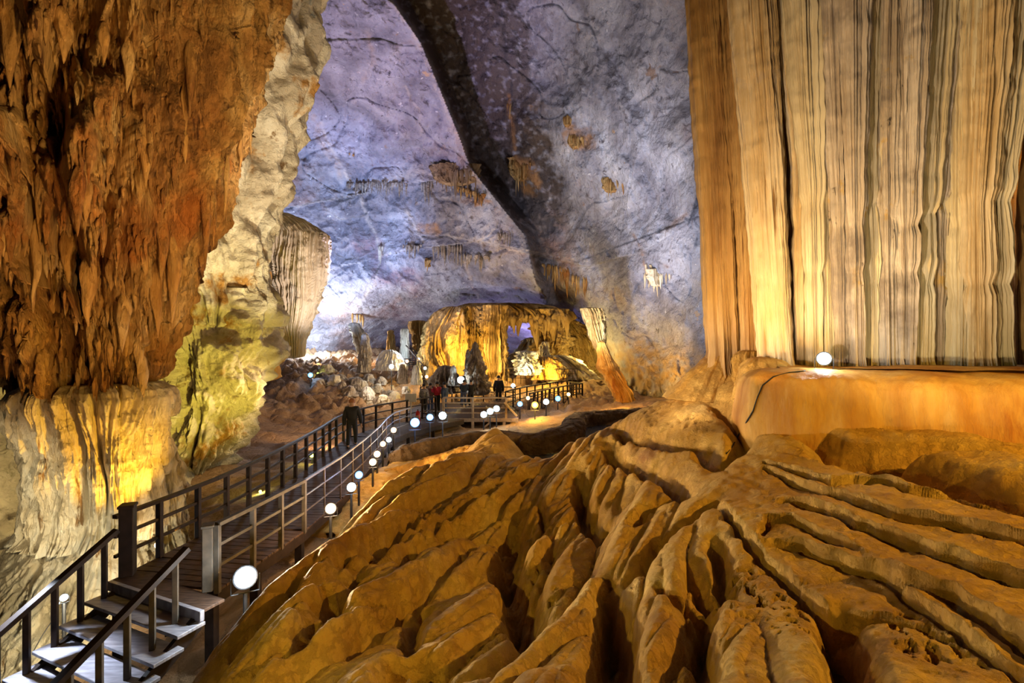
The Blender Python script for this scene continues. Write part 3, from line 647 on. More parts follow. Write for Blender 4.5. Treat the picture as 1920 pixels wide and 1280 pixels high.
# base cones of the first pillars
for nm, sil, Yc, lab in [('base_mound', [(652,1336,1384),(668,1326,1388),(682,1312,1392),(700,1290,1396),(722,1270,1400),(750,1240,1410)], 10.9, 'pinkish cone shaped calcite foot beneath the outermost pillar of the curtain'),
                    ('base_mound', [(655,1392,1424),(664,1380,1430),(678,1375,1436),(700,1374,1440),(720,1374,1440)], 10.2, 'small round calcite foot between the outermost pillar and the next drape'),
                    ('base_mound', [(668,1412,1440),(676,1402,1468),(690,1392,1486),(710,1385,1490),(750,1378,1490)], 9.5, 'broad low calcite dome beside the floodlight ledge')]:
    formation(nm, rings_from(sil, Yc, .9, 60, 2), 140, M['flow'], flute=(3, .5, .06), rough=(4, .05), seed=260, label=lab, cat='stalagmite base', group=None)

# ------------------------------------------------------------------ THE GREAT CURTAIN
root = empty('stone_curtain', P(1600, 700, 9.2), 'towering fluted calcite curtain of gold and grey drapes above the flowstone ledge', 'rock curtain')
dr = [ # top centre, top half width, knee px, knee hw, bottom centre, bottom hw, Y, material, seed, bottom py
 (1316,30,1337,28,1356,22,10.9,'drape'),(1356,28,1377,20,1392,15,12.3,'drape'),(1382,26,1400,20,1412,14,10.3,'drape'),
 (1410,42,1432,34,1457,27,9.9,'drape'),(1452,26,1478,17,1484,10,10.0,'drape'),(1476,24,1502,17,1505,11,9.7,'drape'),
 (1500,28,1522,15,1527,8,9.5,'drape'),(1530,34,1548,15,1552,10,9.3,'drape'),(1560,32,1572,15,1581,9,9.2,'drapegrey'),
 (1592,34,1600,17,1606,10,9.15,'drapegrey'),(1625,34,1628,19,1634,13,9.1,'drapegrey'),(1660,36,1664,22,1668,16,9.05,'drapegrey'),
 (1700,38,1698,22,1697,12,9.0,'drapegrey'),(1742,40,1724,24,1722,17,8.9,'drape'),(1772,34,1752,18,1752,9,9.0,'drapegrey'),
 (1768,30,1775,14,1778,16,9.9,'drapegrey'),(1812,46,1802,22,1800,16,8.7,'drape'),(1850,42,1832,22,1836,18,8.6,'drape'),(1886,36,1862,20,1868,15,8.7,'drapegrey'),
 (1925,40,1895,18,1899,13,8.9,'drape'),(1975,46,1935,24,1930,16,9.0,'drapegrey'),(2040,56,1990,36,1985,26,8.8,'drape'),(1910,60,1915,50,1912,40,11.4,'drapegrey'),(1650,110,1650,90,1650,80,11.6,'drapegrey')]
dr.append((1790,70,1800,60,1800,50,11.3,'drapegrey'))
for i, (tc_, th_, kc, kh, bc, bh, Yd, mm) in enumerate(dr):
    kn = 300 if i < 6 else (430 if i % 2 else 360)
    if 15 < i < 20: kn = 380
    th_ *= .84; kh *= (.92 if i < 5 else .80); Yd += (-.14, .12, -.02)[i % 3] if i < 22 else 0
    sil = [(-430, tc_-25-th_*1.4+20, tc_-25+th_*1.4+20), (-60, tc_-th_*1.1, tc_+th_*1.1)]
    n = 34; ys = np.linspace(0, 706, n)
    for y in ys:
        q = y/690.0
        if y < kn: a = (y/kn)**1.1; c = tc_+(kc-tc_)*a; hw = th_+(kh-th_)*a
        else: a = (y-kn)/(690-kn); c = kc+(bc-kc)*a; hw = kh+(bh-kh)*min(1, a)
        if i >= 4:
            for yk in ((515+14*math.sin(i*2.1)) if i < 14 else 560+30*math.sin(i), 408+22*math.sin(i*1.7)):
                hw *= 1-.22*math.exp(-((y-yk)/12.0)**2)+.10*math.exp(-((y-yk+32)/24.0)**2)
        if y > 676: hw *= 1+.4*(y-676)/30
        sil.append((y, c-hw, c+hw))
    rg = rings_from(sil, Yd, 1.25 if i < 22 else .25, 460, 1)
    wdt = th_
    mm = {0: 'drapebrown', 1: 'drapebrown', 2: 'drapebrown', 3: 'drape', 4: 'drapebrown', 6: 'drapecream', 7: 'drapecream', 10: 'drapecream', 13: 'drapecream', 16: 'drapecream', 17: 'drape', 18: 'drapecream', 19: 'drapebrown'}.get(i, mm)
    formation('drape', rg, 230 if th_ > 30 else 170, M[mm], root, flute=(2.4 if i < 22 else 9, .025, .09+.0010*th_ if i < 22 else .16), rough=(2.2, .02), seed=300+i*7, kindf='n', cap=False,
              extra=(lambda th, Z, i=i: .055*fbm(np.cos(th)*6, np.sin(th)*6, Z*.05+i, 3, 333+i, .5, 'r')+.005*np.sin(Z*13+3*pn(Z*2, th, 0*Z, i))))

# ------------------------------------------------------------------ back of the hall: golden columns
def col(name, sil, Yd, mat, label, cat='rock column', flute=(7, .2, .18), rough=(1.0, .25), ky=.8, nz=110, nt=180, seed=None, group=None, terr=None, sm=2, power=1.0):
    col.n += 1
    return formation(name, rings_from(sil, Yd, ky, nz, sm), nt, M[mat], flute=flute, rough=rough, terr=terr, seed=seed or 500+col.n*11, label=label, cat=cat, group=group, power=power)[0]
col.n = 0
col('cave_column', [(574,835,866),(585,815,870),(600,800,871),(630,792,873),(660,786,875),(690,782,878),(712,778,880)], 37, 'gold', 'massive dark gold bell shaped column lit by a bright spot on its flank', flute=(4, .15, .35), nt=260, nz=160, terr=(2.2, .12))
col('cave_column', [(572,868,900),(600,870,898),(640,872,900),(680,872,904),(710,868,908)], 38, 'gold', 'slender ragged golden column beside the massive bell shaped one', flute=(6, .5, .35), rough=(1.3, .5))
col('cave_column', [(570,902,952),(590,905,950),(620,904,947),(660,905,948),(690,908,950),(720,905,956)], 37, 'gold', 'pale gold fluted column left of the blue opening', flute=(8, .12, .35), nt=240, nz=150)
col('cave_column', [(578,998,1062),(600,1004,1060),(640,1002,1064),(670,998,1066),(700,990,1070)], 39, 'gold', 'knobbly olive brown column right of the blue opening', flute=(4, .9, .5), rough=(1.2, .6), nt=240, nz=150)
col('corrugated_curtain', [(592,1030,1062),(604,1035,1088),(620,1038,1112),(636,1040,1128),(655,1042,1136),(680,1045,1146),(712,1045,1152)], 40, 'gold', 'wide corrugated ochre curtain behind the sloping mounds', cat='rock curtain', flute=(12, .1, .22), ky=.3, nt=300, nz=160, terr=(3.0, .18))
col('overhanging_drapery', [(568,880,990),(574,862,1030),(584,866,1060),(596,870,1075),(606,900,1060)], 39.5, 'gold', 'ragged tan drapery fringe spanning the top of the golden columns', cat='rock formation', flute=(14, .2, .4), ky=.35, nt=420, nz=80)
rt = bpy.data.objects['overhanging_drapery']
for i in range(46):
    px = 868+i*4.3+random.uniform(-2, 2)
    if 948 < px < 1000: L = random.uniform(.5, 1.6)
    else: L = random.uniform(.6, 2.8)
    V, Fc = stal_mesh(L, L*.12+.08, 900+i, 10, 10); x, y, z = P(px, 590+random.uniform(-6, 6), 37.9)
    mesh_obj('stalactite', V+np.array([x, y, z])-np.array(rt.location), Fc, M['gold'], rt)
mounds = [
 ([(684,828,842),(694,820,850),(712,812,860),(738,806,868)], 31, 'grey', 'pointed grey cone stalagmite behind the group of visitors', 'stalagmite', (4, .4, .25), .8),
 ([(640,888,894),(655,884,897),(668,880,902),(690,876,910),(715,874,914),(742,872,916)], 30, 'grey', 'dark knobbly grey stalagmite behind the viewing platform', 'stalagmite', (3, 1.6, .35), .9),
 ([(655,874,880),(680,872,882),(710,870,884)], 31, 'grey', 'thin dark stalagmite beside the knobbly grey one', 'stalagmite', (3, 1.2, .12), .9),
 ([(684,848,852),(695,844,856),(712,842,858),(724,840,860)], 30, 'white', 'small blue white pointed stalagmite next to the grey cone', 'stalagmite', (3, 1, .12), 1),
 ([(657,976,996),(668,970,1006),(684,966,1012),(704,966,1014)], 33, 'white', 'brilliantly lit crumpled cream boulder by the far railing', 'rock', (2.5, 1.6, .5), .8),
 ([(668,1010,1034),(678,1000,1050),(692,994,1058),(712,990,1062)], 34, 'gold', 'rounded yellow mound beside the brilliantly lit boulder', 'rock', (2.5, .8, .3), .8),
 ([(665,1030,1060),(680,1040,1090),(695,1045,1112),(712,1045,1130)], 36, 'pale', 'long olive mound sloping down to the brown path', 'rock', (2.5, .6, .4), .5),
 ([(632,986,1004),(650,972,1010),(668,955,1010),(690,940,1006),(706,930,1000)], 41, 'pale', 'sloping tan mound under the blue opening', 'rock', (2.5, .7, .4), .6),
 ([(655,722,740),(664,712,750),(680,706,756),(695,700,762)], 36, 'white', 'low white dome stalagmite in the far cluster', 'stalagmite', (3, .6, .2), .8),
 ([(614,751,765),(640,750,766),(668,749,767),(690,747,769)], 38, 'white', 'bright bluish white column at the top of the far stairs', 'rock column', (6, .15, .2), .9),
 ([(625,678,690),(645,676,692),(670,674,694),(700,672,697)], 35, 'grey', 'tall narrow grey stalagmite standing in the rubble', 'stalagmite', (4, .7, .25), .9),
 ([(618,728,738),(650,726,740),(680,724,742)], 41, 'gold', 'thin amber column far behind the white dome', 'rock column', (4, .5, .2), .9),
 ([(682,750,758),(695,748,762),(720,746,766)], 33, 'grey', 'short tapering stalagmite below the far stairs', 'stalagmite', (4, .7, .15), .9),
 ([(684,776,784),(697,774,789),(722,772,793)], 33, 'white', 'short bluish edged stalagmite beside the far stairs lamp', 'stalagmite', (4, .7, .15), .9),
 ([(600,770,800),(615,770,798),(635,775,796),(660,778,796)], 42, 'gold', 'amber drapery hanging above the far stairs', 'rock formation', (7, .3, .3), .6),
 ([(724,684,692),(730,680,696),(738,676,700),(750,672,704)], 31, 'white', 'small lumpy cream stalagmite at the end of the rubble bank', 'stalagmite', (2.5, 2, .15), .9),
 ([(724,756,764),(730,754,767),(738,752,770)], 31, 'white', 'small glowing cream boulder on the sand', 'rock', (2.5, 2, .1), .9),
 ([(604,655,672),(625,660,684),(650,668,690),(665,670,688)], 40, 'pale', 'cream drapery hanging from the blue vault near the far lamps', 'rock formation', (6, .4, .3), .6),
 ([(640,1016,1026),(655,1010,1030),(670,1006,1034)], 36, 'pale', 'small knobbly spire on top of the yellow mound', 'stalagmite', (2.5, 2.2, .25), .9),
]
for sil, Yd, mt, lab, cat, flu, ky in mounds:
    nm = {'stalagmite': 'stalagmite', 'rock': 'boulder', 'rock column': 'cave_column', 'rock formation': 'stalactite_drapery'}[cat]
    col(nm, sil, Yd, mt, lab, cat, flu, (1.6, .18), ky, 70, 110)
# rubble bank, left
for i in range(46):
    px = random.uniform(585, 745); q = (px-585)/160; py = 700+q*28+random.uniform(-20, 14)
    yy = random.uniform(30.5, 34.5); x = (px-960)/F*yy; z = fz(x, yy); r = random.uniform(.15, .5)*(1.4-q*.6)
    rg = cone(x, yy, z+r*1.1, z-.25, r*.3, r*1.1, 24, .9, .5)
    formation('boulder', rg, 36, M['grey' if i % 3 else 'pale'], flute=(1.6, 1.2, r*.4), rough=(2.5, r*.4), seed=900+i, label='brown grey boulder in the rubble bank behind the sandy floor', cat='rock', group='boulders of the rubble bank')
# right hand hanging column and roots
col('hanging_column', [(576,1088,1124),(590,1094,1132),(610,1098,1134),(630,1104,1134),(648,1112,1136),(660,1118,1138)], 28, 'gold', 'amber stalactite curtain hanging on the rock wall beyond the pools', 'stalactite', (9, .25, .2), (1.5, .12), .6, 110, 200)
col('root_like_column', [(640,1122,1134),(665,1120,1144),(690,1124,1158),(710,1134,1168),(735,1152,1186),(756,1156,1196)], 27.5, 'block', 'orange root like flowstone leaning against the wall beyond the pools', 'rock column', (9, .35, .3), (1.5, .3), .6, 130, 200)

# hanging clusters on the vault
def cluster(px, py, w, hgt, n, mat, label, body=True, seed=0, yk=0.0):
    n = int(n*1.5)+1; mat = {'block': 'hang', 'gold': 'dam2'}.get(mat, mat)
    h, nn = hit(SBVH, px, py)
    if h is None: return
    sc_ = h.y/F; rr = random.Random(seed)
    root = empty('stalactite_cluster', (h.x, h.y-.2, h.z), label, 'stalactite', 'stalactite clusters on the vault')
    if body:
        hw = w/2*sc_; t = np.linspace(0, 1, 60); z = h.z+.25*hgt*sc_*(1-t*2.6)
        rg = (z, h.x+0*t, h.y+.15-0*t, hw*np.sqrt(np.clip(1-(t*.95)**3, .02, 1)), np.maximum(.35*hw*(1-t*.3), .3))
        formation('cap_rock', rg, 140, M[mat], root, flute=(9, .3, .22), rough=(1.6, .2), seed=seed)
    for i in range(n):
        q = max(-.5, min(.5, (i+.5)/n-.5+rr.uniform(-.7, .7)/n)); dx = q*w*.95*sc_; L = hgt*sc_*rr.uniform(.22, 1.0)*(1-.4*abs(q)); r = max(.05, w*sc_/n*rr.uniform(.35, .95))
        hp, _ = hit(SBVH, px+q*w*.95, py+yk*q*w)
        yy = (hp.y if hp is not None else h.y)-rr.uniform(.05, .5); zz = (hp.z if hp is not None else h.z)
        V, Fc = stal_mesh(L, r, seed+i, 10, 12); mesh_obj('stalactite', V+np.array([(h.x+dx), yy, zz+.1])-np.array(root.location), Fc, M[mat], root)
CL = [(855,322,90,60,16,'gold','wide scalloped cluster of brown stalactites high on the vault fold',True,0),
      (802,345,26,58,5,'grey','dark pointed stalactites just beside the scalloped cluster',False,0),
      (690,345,80,34,16,'grey','long ragged row of thin grey stalactites along a ledge of the vault',False,-.05),
      (745,345,50,34,9,'grey','ragged row of stalactites between the long row and the scalloped cluster',False,-.05),
      (885,360,60,34,9,'block','orange fringe under the scalloped cluster',False,.3),
      (975,310,38,70,6,'block','orange stained flowstone patch running down the dark recess',True,0),
      (1148,342,36,44,5,'block','small isolated orange stalactite cluster on the dark panel',True,.2),
      (1236,516,44,52,8,'drape','cream stalactite cluster hanging on the pale wall near the curtain',True,.1),
      (1212,500,10,34,2,'drape','thin cream trickle beside the cream cluster',False,.1),
      (775,462,34,30,6,'grey','small dark stalactite group in the middle of the vault',False,0),
      (840,462,60,46,12,'grey','grey brown stalactite fringe below the middle of the vault',False,0),
      (945,440,24,50,5,'grey','stalactites beneath a pale knob at the edge of the recess',False,0),
      (803,490,14,26,2,'block','pair of rusty stubs below the dark group',True,0),
      (1040,500,50,70,8,'block','long orange dribbles at the foot of the dark recess',False,.2),
      (1085,520,30,50,5,'block','orange dribbles beside the long ones on the wall',False,.2),
      (660,292,8,22,1,'block','single small orange stalactite on the purple slab',False,0),
      (955,200,8,40,2,'block','thin orange streak of flowstone in the recess',False,0),
      (1064,225,14,26,3,'block','small rusty flowstone knob on the right panel',True,.3),
      (1080,262,26,36,4,'block','rusty flowstone patch beneath the small knob',True,.3),
      (715,465,14,40,3,'pale','cream dribble in the vault crack',False,0),
      (675,590,18,40,3,'block','brown stalactite stubs over the far lamps',False,.2),
      (890,480,60,40,8,'grey','sparse fringe of stalactites in the lower vault',False,.1)]
for i, c in enumerate(CL): cluster(*c[:8], seed=1200+i*31, yk=c[8])

# ------------------------------------------------------------------ rimstone dams and pools
def dam(pts, height, thick, mat, label, seed):
    pts = [P(*p) for p in pts]; n = 200; u = np.linspace(0, len(pts)-1, n)
    x, y, z = [smooth1(np.interp(u, range(len(pts)), [p[k] for p in pts]), 8) for k in range(3)]
    tx, ty = np.gradient(x), np.gradient(y); l = np.hypot(tx, ty); nx, ny = -ty/l, tx/l
    pr = [(-.5,-1),(-.55,-.6),(-.5,-.2),(-.3,-.02),(0,0),(.3,-.04),(.5,-.2),(.6,-1)]
    v = np.linspace(0, len(pr)-1, 40); a = smooth1(np.interp(v, range(8), [p[0] for p in pr]), 2)[:, None]*thick; b = np.interp(v, range(8), [p[1] for p in pr])[:, None]*height
    ends = np.sqrt(np.clip(np.minimum(u, u[-1]-u)*6, .05, 1))[None]
    X = x+a*nx*ends; Y = y+a*ny*ends; Z = z+b+0*X
    d = .10*fbm(X*1.6, Y*1.6, Z*1.6, 4, seed, .5, 'b'); X = X+d*nx*np.sign(a); Y = Y+d*ny*np.sign(a); Z = Z+d*.5
    og = (float(x.mean()), float(y.mean()), float(z.min()-height))
    tag(mesh_obj('rimstone_dam', np.stack([X, Y, Z], -1).reshape(-1, 3), grid_faces(40, n), M[mat], None, True, og), label, 'rimstone', 'rimstone dams around the pools')
dam([(728,850,15.5),(760,832,15.8),(800,822,16.2),(860,812,16.8),(920,806,17.2),(950,806,17.6)], 1.3, .7, 'dam', 'long curved rimstone dam behind the mound, under the cool lamps', 700)
dam([(945,806,17.4),(990,812,16.8),(1030,806,16.8),(1062,798,17.2),(1078,784,18.5)], .72, .8, 'dam', 'dark curved rimstone dam holding the grey pool', 701)
dam([(1070,784,19.5),(1078,778,21),(1090,772,22.3),(1130,768,22.8),(1200,764,23),(1240,764,23)], .75, .8, 'dam', 'dark rimstone dam farthest right, above the second pool', 702)
dam([(720,880,14.5),(780,862,14.6),(850,842,15),(905,828,15.4)], .7, .4, 'flow', 'low brown rimstone ridge between the long dam and the mound', 703)
dam([(620,1000,11.2),(650,960,12.0),(690,905,13.4),(740,872,14.8),(770,862,15.6)], .8, 1.2, 'flow', 'rough brown rock bank under the row of warm boardwalk lamps', 704)
bm_w = [(-.2,14.0),(1.2,12.6),(3.6,12.6),(5.6,15.0),(6.4,22.6),(3.0,22.4),(2.2,19.5),(1.9,17.4),(0,16.9)]
wz = CZ-3.88
wt = mesh_obj('pool_water', np.array([(x, y, wz) for x, y in bm_w]), [tuple(range(len(bm_w)))], M['water'], None, False, (2.4, 15.5, wz)); tag(wt, 'still grey pool behind the mound', kind='structure', cat='water')

# ------------------------------------------------------------------ BOARDWALK
DZ = CZ-3.9
ctr = [(-5.58,7.72),(-5.42,8.7),(-5.25,10),(-5.2,12),(-5.28,14),(-5.42,16),(-5.65,18),(-5.7,19.6),(-5.3,21.2),(-4.4,22.8),(-3.2,24.6)]
def dense(pts, step, sm=0):
    out = [pts[0]]; acc = 0
    for i in range(len(pts)-1):
        a = np.array(pts[i]); b = np.array(pts[i+1]); L = np.linalg.norm(b-a); n = max(1, int(round(L/step)))
        out += [tuple(a+(b-a)*k/n) for k in range(1, n+1)]
    return out
def offset(pts, d):
    p = np.array(pts); t = np.gradient(p, axis=0); t /= np.linalg.norm(t, axis=1)[:, None]
    return [tuple(q) for q in (p+np.stack([-t[:, 1], t[:, 0]], -1)*d)]
W2 = .97
root = empty('boardwalk', (-5.3, 12, DZ-.25), 'dark plank boardwalk leading from the stairs to the viewing platform', 'walkway')
def loc(v, root): return (v[0]-root.location.x, v[1]-root.location.y, v[2]-root.location.z)
mb = MB(); cd = dense(ctr, .17)
for i in range(len(cd)-1):
    a, b = np.array(cd[i]), np.array(cd[i+1]); m_ = (a+b)/2; L = np.linalg.norm(b-a); an = math.atan2(b[1]-a[1], b[0]-a[0])
    mb.box(loc((m_[0], m_[1], DZ-.02+random.uniform(-.003, .003)), root), (L-.012, 2*W2, .04), an, .004)
mb.build('deck', M['wood'], root)
for sgn_ in (-1, 1):
    e = offset(ctr, sgn_*(W2-.04)); mb = MB()
    for i in range(len(e)-1): mb.beam(loc((*e[i], DZ-.14), root), loc((*e[i+1], DZ-.14), root), .06, .2)
    mb.build('edge_beam', M['rail'], root)
for i in range(0, len(ctr)-1):
    for s_ in (-1, 1):
        e = offset(ctr, s_*.85)[i]; g = min(fz(*e), DZ-.3)
        mb = MB(); mb.box(loc((e[0], e[1], (g-.1+DZ-.06)/2), root), (.14, .14, DZ-.06-g+.1)); mb.build('support_post', M['rail'], root)

def railing(name, pts, posts, label, zf=DZ, h=1.02, mat='rail', post=.09, rails=(.36, .68), rw=.05, top=(.09, .06), group=None, skew=None):
    """pts: plan polyline, posts: plan positions"""
    zfun = zf if callable(zf) else (lambda x, y: zf)
    c = posts[len(posts)//2]; root = empty(name, (c[0], c[1], zfun(*c)), label, 'railing', group)
    for q in posts:
        z0 = zfun(*q); mb = MB(); mb.box(loc((q[0], q[1], z0+h/2-.03), root), (post, post, h+.06), 0, .006); mb.build('post', M[mat], root)
    def run(nm, hh, w, t):
        mb = MB()
        for i in range(len(pts)-1):
            a, b = pts[i], pts[i+1]
            mb.beam(loc((a[0], a[1], zfun(*a)+hh), root), loc((b[0], b[1], zfun(*b)+hh), root), w, t)
        mb.build(nm, M[mat], root)
    run('handrail', h, *top)
    for r_ in rails: run('lower_rail', h*r_, rw, rw)
    return root
def onfloor(px, py, d=3.9):
    Y = d*F/(py-640); return ((px-960)/F*Y, Y)
left = offset(ctr, W2-.02)
lp = [onfloor(*q) for q in [(331,1022),(400,991),(457,956),(492,933),(515,916),(536,900),(556,888),(573,875),(590,864),(604,852),(617,843),(630,832)]]
# snap posts to the left edge polyline
def along(pts, n):
    p = dense(pts, .05); L = [0]
    for i in range(len(p)-1): L.append(L[-1]+math.dist(p[i], p[i+1]))
    return [p[min(range(len(L)), key=lambda k: abs(L[k]-L[-1]*t/(n-1)))] for t in range(n)]
railing('boardwalk_railing', left[:8], along(left[:8], 15)[1:], 'dark timber railing along the sand side of the boardwalk')
railing('boardwalk_railing', left[7:], along(left[7:], 7), 'dark timber railing at the far bend of the boardwalk behind the walking visitor')
right = offset(ctr, -(W2-.02))
railing('boardwalk_railing', right[:3], along(right[:3], 4), 'weathered timber railing section next to the big floodlight', mat='newel', post=.08)
railing('boardwalk_railing', right[2:9], along(right[2:9], 12), 'thin metal railing along the lamp side of the boardwalk', mat='steel', post=.035, rw=.025, top=(.05, .04))
# newel posts at stair head
for (x, y), mt, lab, hh, wd in [((-6.42, 8.02), 'rail', 'thick dark newel post at the wall side of the stair head', 1.14, .20), ((-4.76, 7.52), 'newel', 'square greenish newel post at the mound side of the stair head', 1.0, .15)]:
    mb = MB(); mb.box((0, 0, hh/2), (wd, wd, hh), .38, .012); mb.box((0, 0, hh+.02), (wd+.03, wd+.03, .05), .38, .01)
    o = mb.build('newel_post', M[mt]); o.location = (x, y, DZ); tag(o, lab, 'post')
# stairs down toward the camera
sd = np.array([-.33, -.944]); sd /= np.linalg.norm(sd); sw = np.array([.92, -.39]); sw /= np.linalg.norm(sw)
sroot = empty('staircase', (-5.9, 6.6, DZ-1.2), 'open timber staircase with pale lit treads descending from the boardwalk', 'stairs')
L0 = np.array([-6.50, 7.82]); gng, rise = .32, .19
NS = 8; wd = 2.25
for i in range(NS):
    cpt = L0+sd*(gng*(i+.55))+sw*(wd/2-.05); z = DZ-rise*(i+1)
    mb = MB(); mb.box(loc((cpt[0], cpt[1], z), sroot), (wd, .40, .05), math.atan2(sw[1], sw[0]), .006); mb.build('tread', M['tread'], sroot)
cpt = L0+sd*.02+sw*(wd/2-.05); mb = MB(); mb.box(loc((cpt[0], cpt[1], DZ-.07), sroot), (wd, .07, .15), math.atan2(sw[1], sw[0]), .006); mb.build('landing_nosing', M['tread'], sroot)
cpt = L0+sd*-.16+sw*(wd/2-.05); mb = MB(); mb.box(loc((cpt[0], cpt[1], DZ-.02), sroot), (wd, .36, .045), math.atan2(sw[1], sw[0]), .006); mb.build('landing_board', M['wood'], sroot)
for off_ in (.12, wd-.2):
    a = L0+sw*off_; b = a+sd*gng*NS; mb = MB()
    mb.beam(loc((a[0], a[1], DZ-.22), sroot), loc((b[0], b[1], DZ-.22-rise*NS), sroot), .07, .24); mb.build('stringer', M['rail'], sroot)
    mb = MB(); q = a+sd*1.4; g = fz(*q); zt = DZ-.25-rise*4.2
    mb.box(loc((q[0], q[1], (g-.2+zt)/2), sroot), (.12, .12, max(.1, zt-g+.2))); mb.build('support_post', M['rail'], sroot)
for side, off_, mt, mt2 in (('wall', .10, 'rail', 'rail'), ('mound', 1.84, 'rail', 'newel')):
    a = L0+sw*off_; b = a+sd*gng*(NS+.5); zt = DZ+.84
    root = empty('stair_railing', (a[0], a[1], DZ-.3), 'dark sloping stair handrail with square balusters on the %s side' % side, 'railing')
    mb = MB(); mb.beam(loc((a[0], a[1], zt), root), loc((b[0], b[1], zt-rise*(NS+.5)), root), .11, .07); mb.build('handrail', M[mt], root)
    for i in range(NS):
        q = a+sd*gng*(i+.55); z = DZ-rise*(i+1)+.02; ht = zt-rise*(i+.55)-z
        mb = MB(); mb.box(loc((q[0], q[1], z+ht/2), root), (.07, .07, ht), .38, .004); mb.build('baluster', M[mt2], root)
# end newel at the lower right of the stairs
q = L0+sw*1.84+sd*2.02; mb = MB(); mb.box((0, 0, .6), (.15, .15, 1.2), .38, .01); mb.box((0, 0, 1.22), (.18, .18, .05), .38, .008)
o = mb.build('newel_post', M['rail']); o.location = (q[0], q[1], DZ-rise*7.0); tag(o, 'dark square newel post at the lower end of the mound side handrail', 'post')

# viewing platform
plat = [(-3.6,24.5),(.3,24.5),(.3,30.5),(-5.6,30.5),(-5.9,24.8)]
root = empty('viewing_platform', (-2.2, 27, DZ-1.3), 'timber viewing platform on braced pale posts where visitors stand', 'platform')
mb = MB()
for i in range(36):
    y = 24.6+i*.168; x0 = -3.6 if y < 24.7 else -5.8; mb.box(loc(((x0+.3)/2, y, DZ-.02), root), (.3-x0, .155, .04))
mb.build('deck', M['wood'], root)
mb = MB(); mb.beam(loc((-3.6, 24.46, DZ-.1), root), loc((.3, 24.46, DZ-.1), root), .07, .18); mb.build('fascia', M['lightwood'], root)
for x in (-3.4, -2.0, -.4, .25):
    g = fz(x, 24.5); mb = MB(); mb.box(loc((x, 24.5, (g-.1+DZ)/2), root), (.14, .14, DZ-g+.1)); mb.build('support_post', M['lightwood'], root)
for a, b in (((-2.0, DZ-1.0), (-2.9, DZ-.2)), ((-2.0, DZ-1.0), (-1.1, DZ-.2)), ((.25, DZ+.1), (-.4, DZ+.8))):
    mb = MB(); mb.beam(loc((a[0], 24.45, a[1]), root), loc((b[0], 24.45, b[1]), root), .07, .09); mb.build('brace', M['lightwood'], root)
railing('platform_railing', [(-3.5,24.5),(-.3,24.5)], [(-3.5,24.5),(-2.0,24.5),(-.3,24.5)], 'pale front railing of the viewing platform with three bars', mat='lightwood', post=.11, rw=.06, rails=(.25, .5, .75))
railing('platform_railing', [(-5.8,30.4),(.2,30.4)], along([(-5.8,30.4),(.2,30.4)], 7), 'dark back railing of the viewing platform', mat='rail', post=.07)
# onward walkway to the right
zw = lambda x, y: DZ+max(0, (y-27))*.05
wk = [(.3,27.0),(1.6,29.0),(3.4,31.0),(4.1,31.4)]
root = empty('far_walkway', (2, 29.4, DZ-.2), 'far plank walkway curving right from the viewing platform', 'walkway'); mb = MB(); cd = dense(wk, .2)
for i in range(len(cd)-1):
    a, b = np.array(cd[i]), np.array(cd[i+1]); m_ = (a+b)/2; mb.box(loc((m_[0], m_[1], zw(*m_)), root), (math.dist(a, b)-.01, 1.7, .05), math.atan2(b[1]-a[1], b[0]-a[0]))
mb.build('deck', M['wood'], root)
for i in (1, 2, 3):
    x, y = wk[i]; g = fz(x, y); mb = MB(); mb.box(loc((x, y, (g-.1+zw(x, y))/2), root), (.2, .2, max(.1, zw(x, y)-g+.1))); mb.build('support_post', M['rail'], root)
nr, fr = offset(wk, -.8), offset(wk, .8)
railing('walkway_railing', nr, along(nr, 13), 'dark near railing of the far walkway with close posts', zf=zw)
railing('walkway_railing', fr, along(fr, 9), 'dark rear railing of the far walkway', zf=zw)
fe = lambda x, y: zw(3.6, 31)
railing('walkway_railing', [nr[-1], fr[-1]], along([nr[-1], fr[-1]], 6), 'dark end railing closing the far walkway', zf=fe)
zl = CZ-2.95
lp2 = [(-.5,34.5),(1.2,33.6),(3.2,33.2),(4.6,33.8)]
railing('garden_railing', lp2, along(lp2, 14), 'thin brown railing in front of the brilliantly lit boulder', zf=zl, mat='rail', post=.04, rw=.03, top=(.05, .05))
lp3 = [(-2.5,37),(0,36.4),(2.2,36.6)]
railing('garden_railing', lp3, along(lp3, 12), 'thin brown railing at the foot of the golden columns', zf=CZ-3.0, mat='rail', post=.04, rw=.03, top=(.05, .05))
# far stairs
root = empty('far_staircase', P(785, 700, 36), 'small dark staircase climbing among the far stalagmites', 'stairs')
for i in range(12):
    x, y, z = P(800-i*3.0, 712-i*3.6, 36+i*.15); mb = MB(); mb.box(loc((x, y, z), root), (.5, 1.5, .06)); mb.build('tread', M['rail'], root)
for dy_ in (-.7, .7):
    a = P(802, 690, 36); b = P(765, 647, 37.6); mb = MB(); mb.beam(loc((a[0], a[1]+dy_, a[2]), root), loc((b[0], b[1]+dy_, b[2]), root), .07, .07); mb.build('handrail', M['rail'], root)
    for i in range(0, 12, 2):
        x, y, z = P(800-i*3.0, 712-i*3.6, 36+i*.15); mb = MB(); mb.box(loc((x, y+dy_, z+.45), root), (.05, .05, .9)); mb.build('baluster', M['rail'], root)

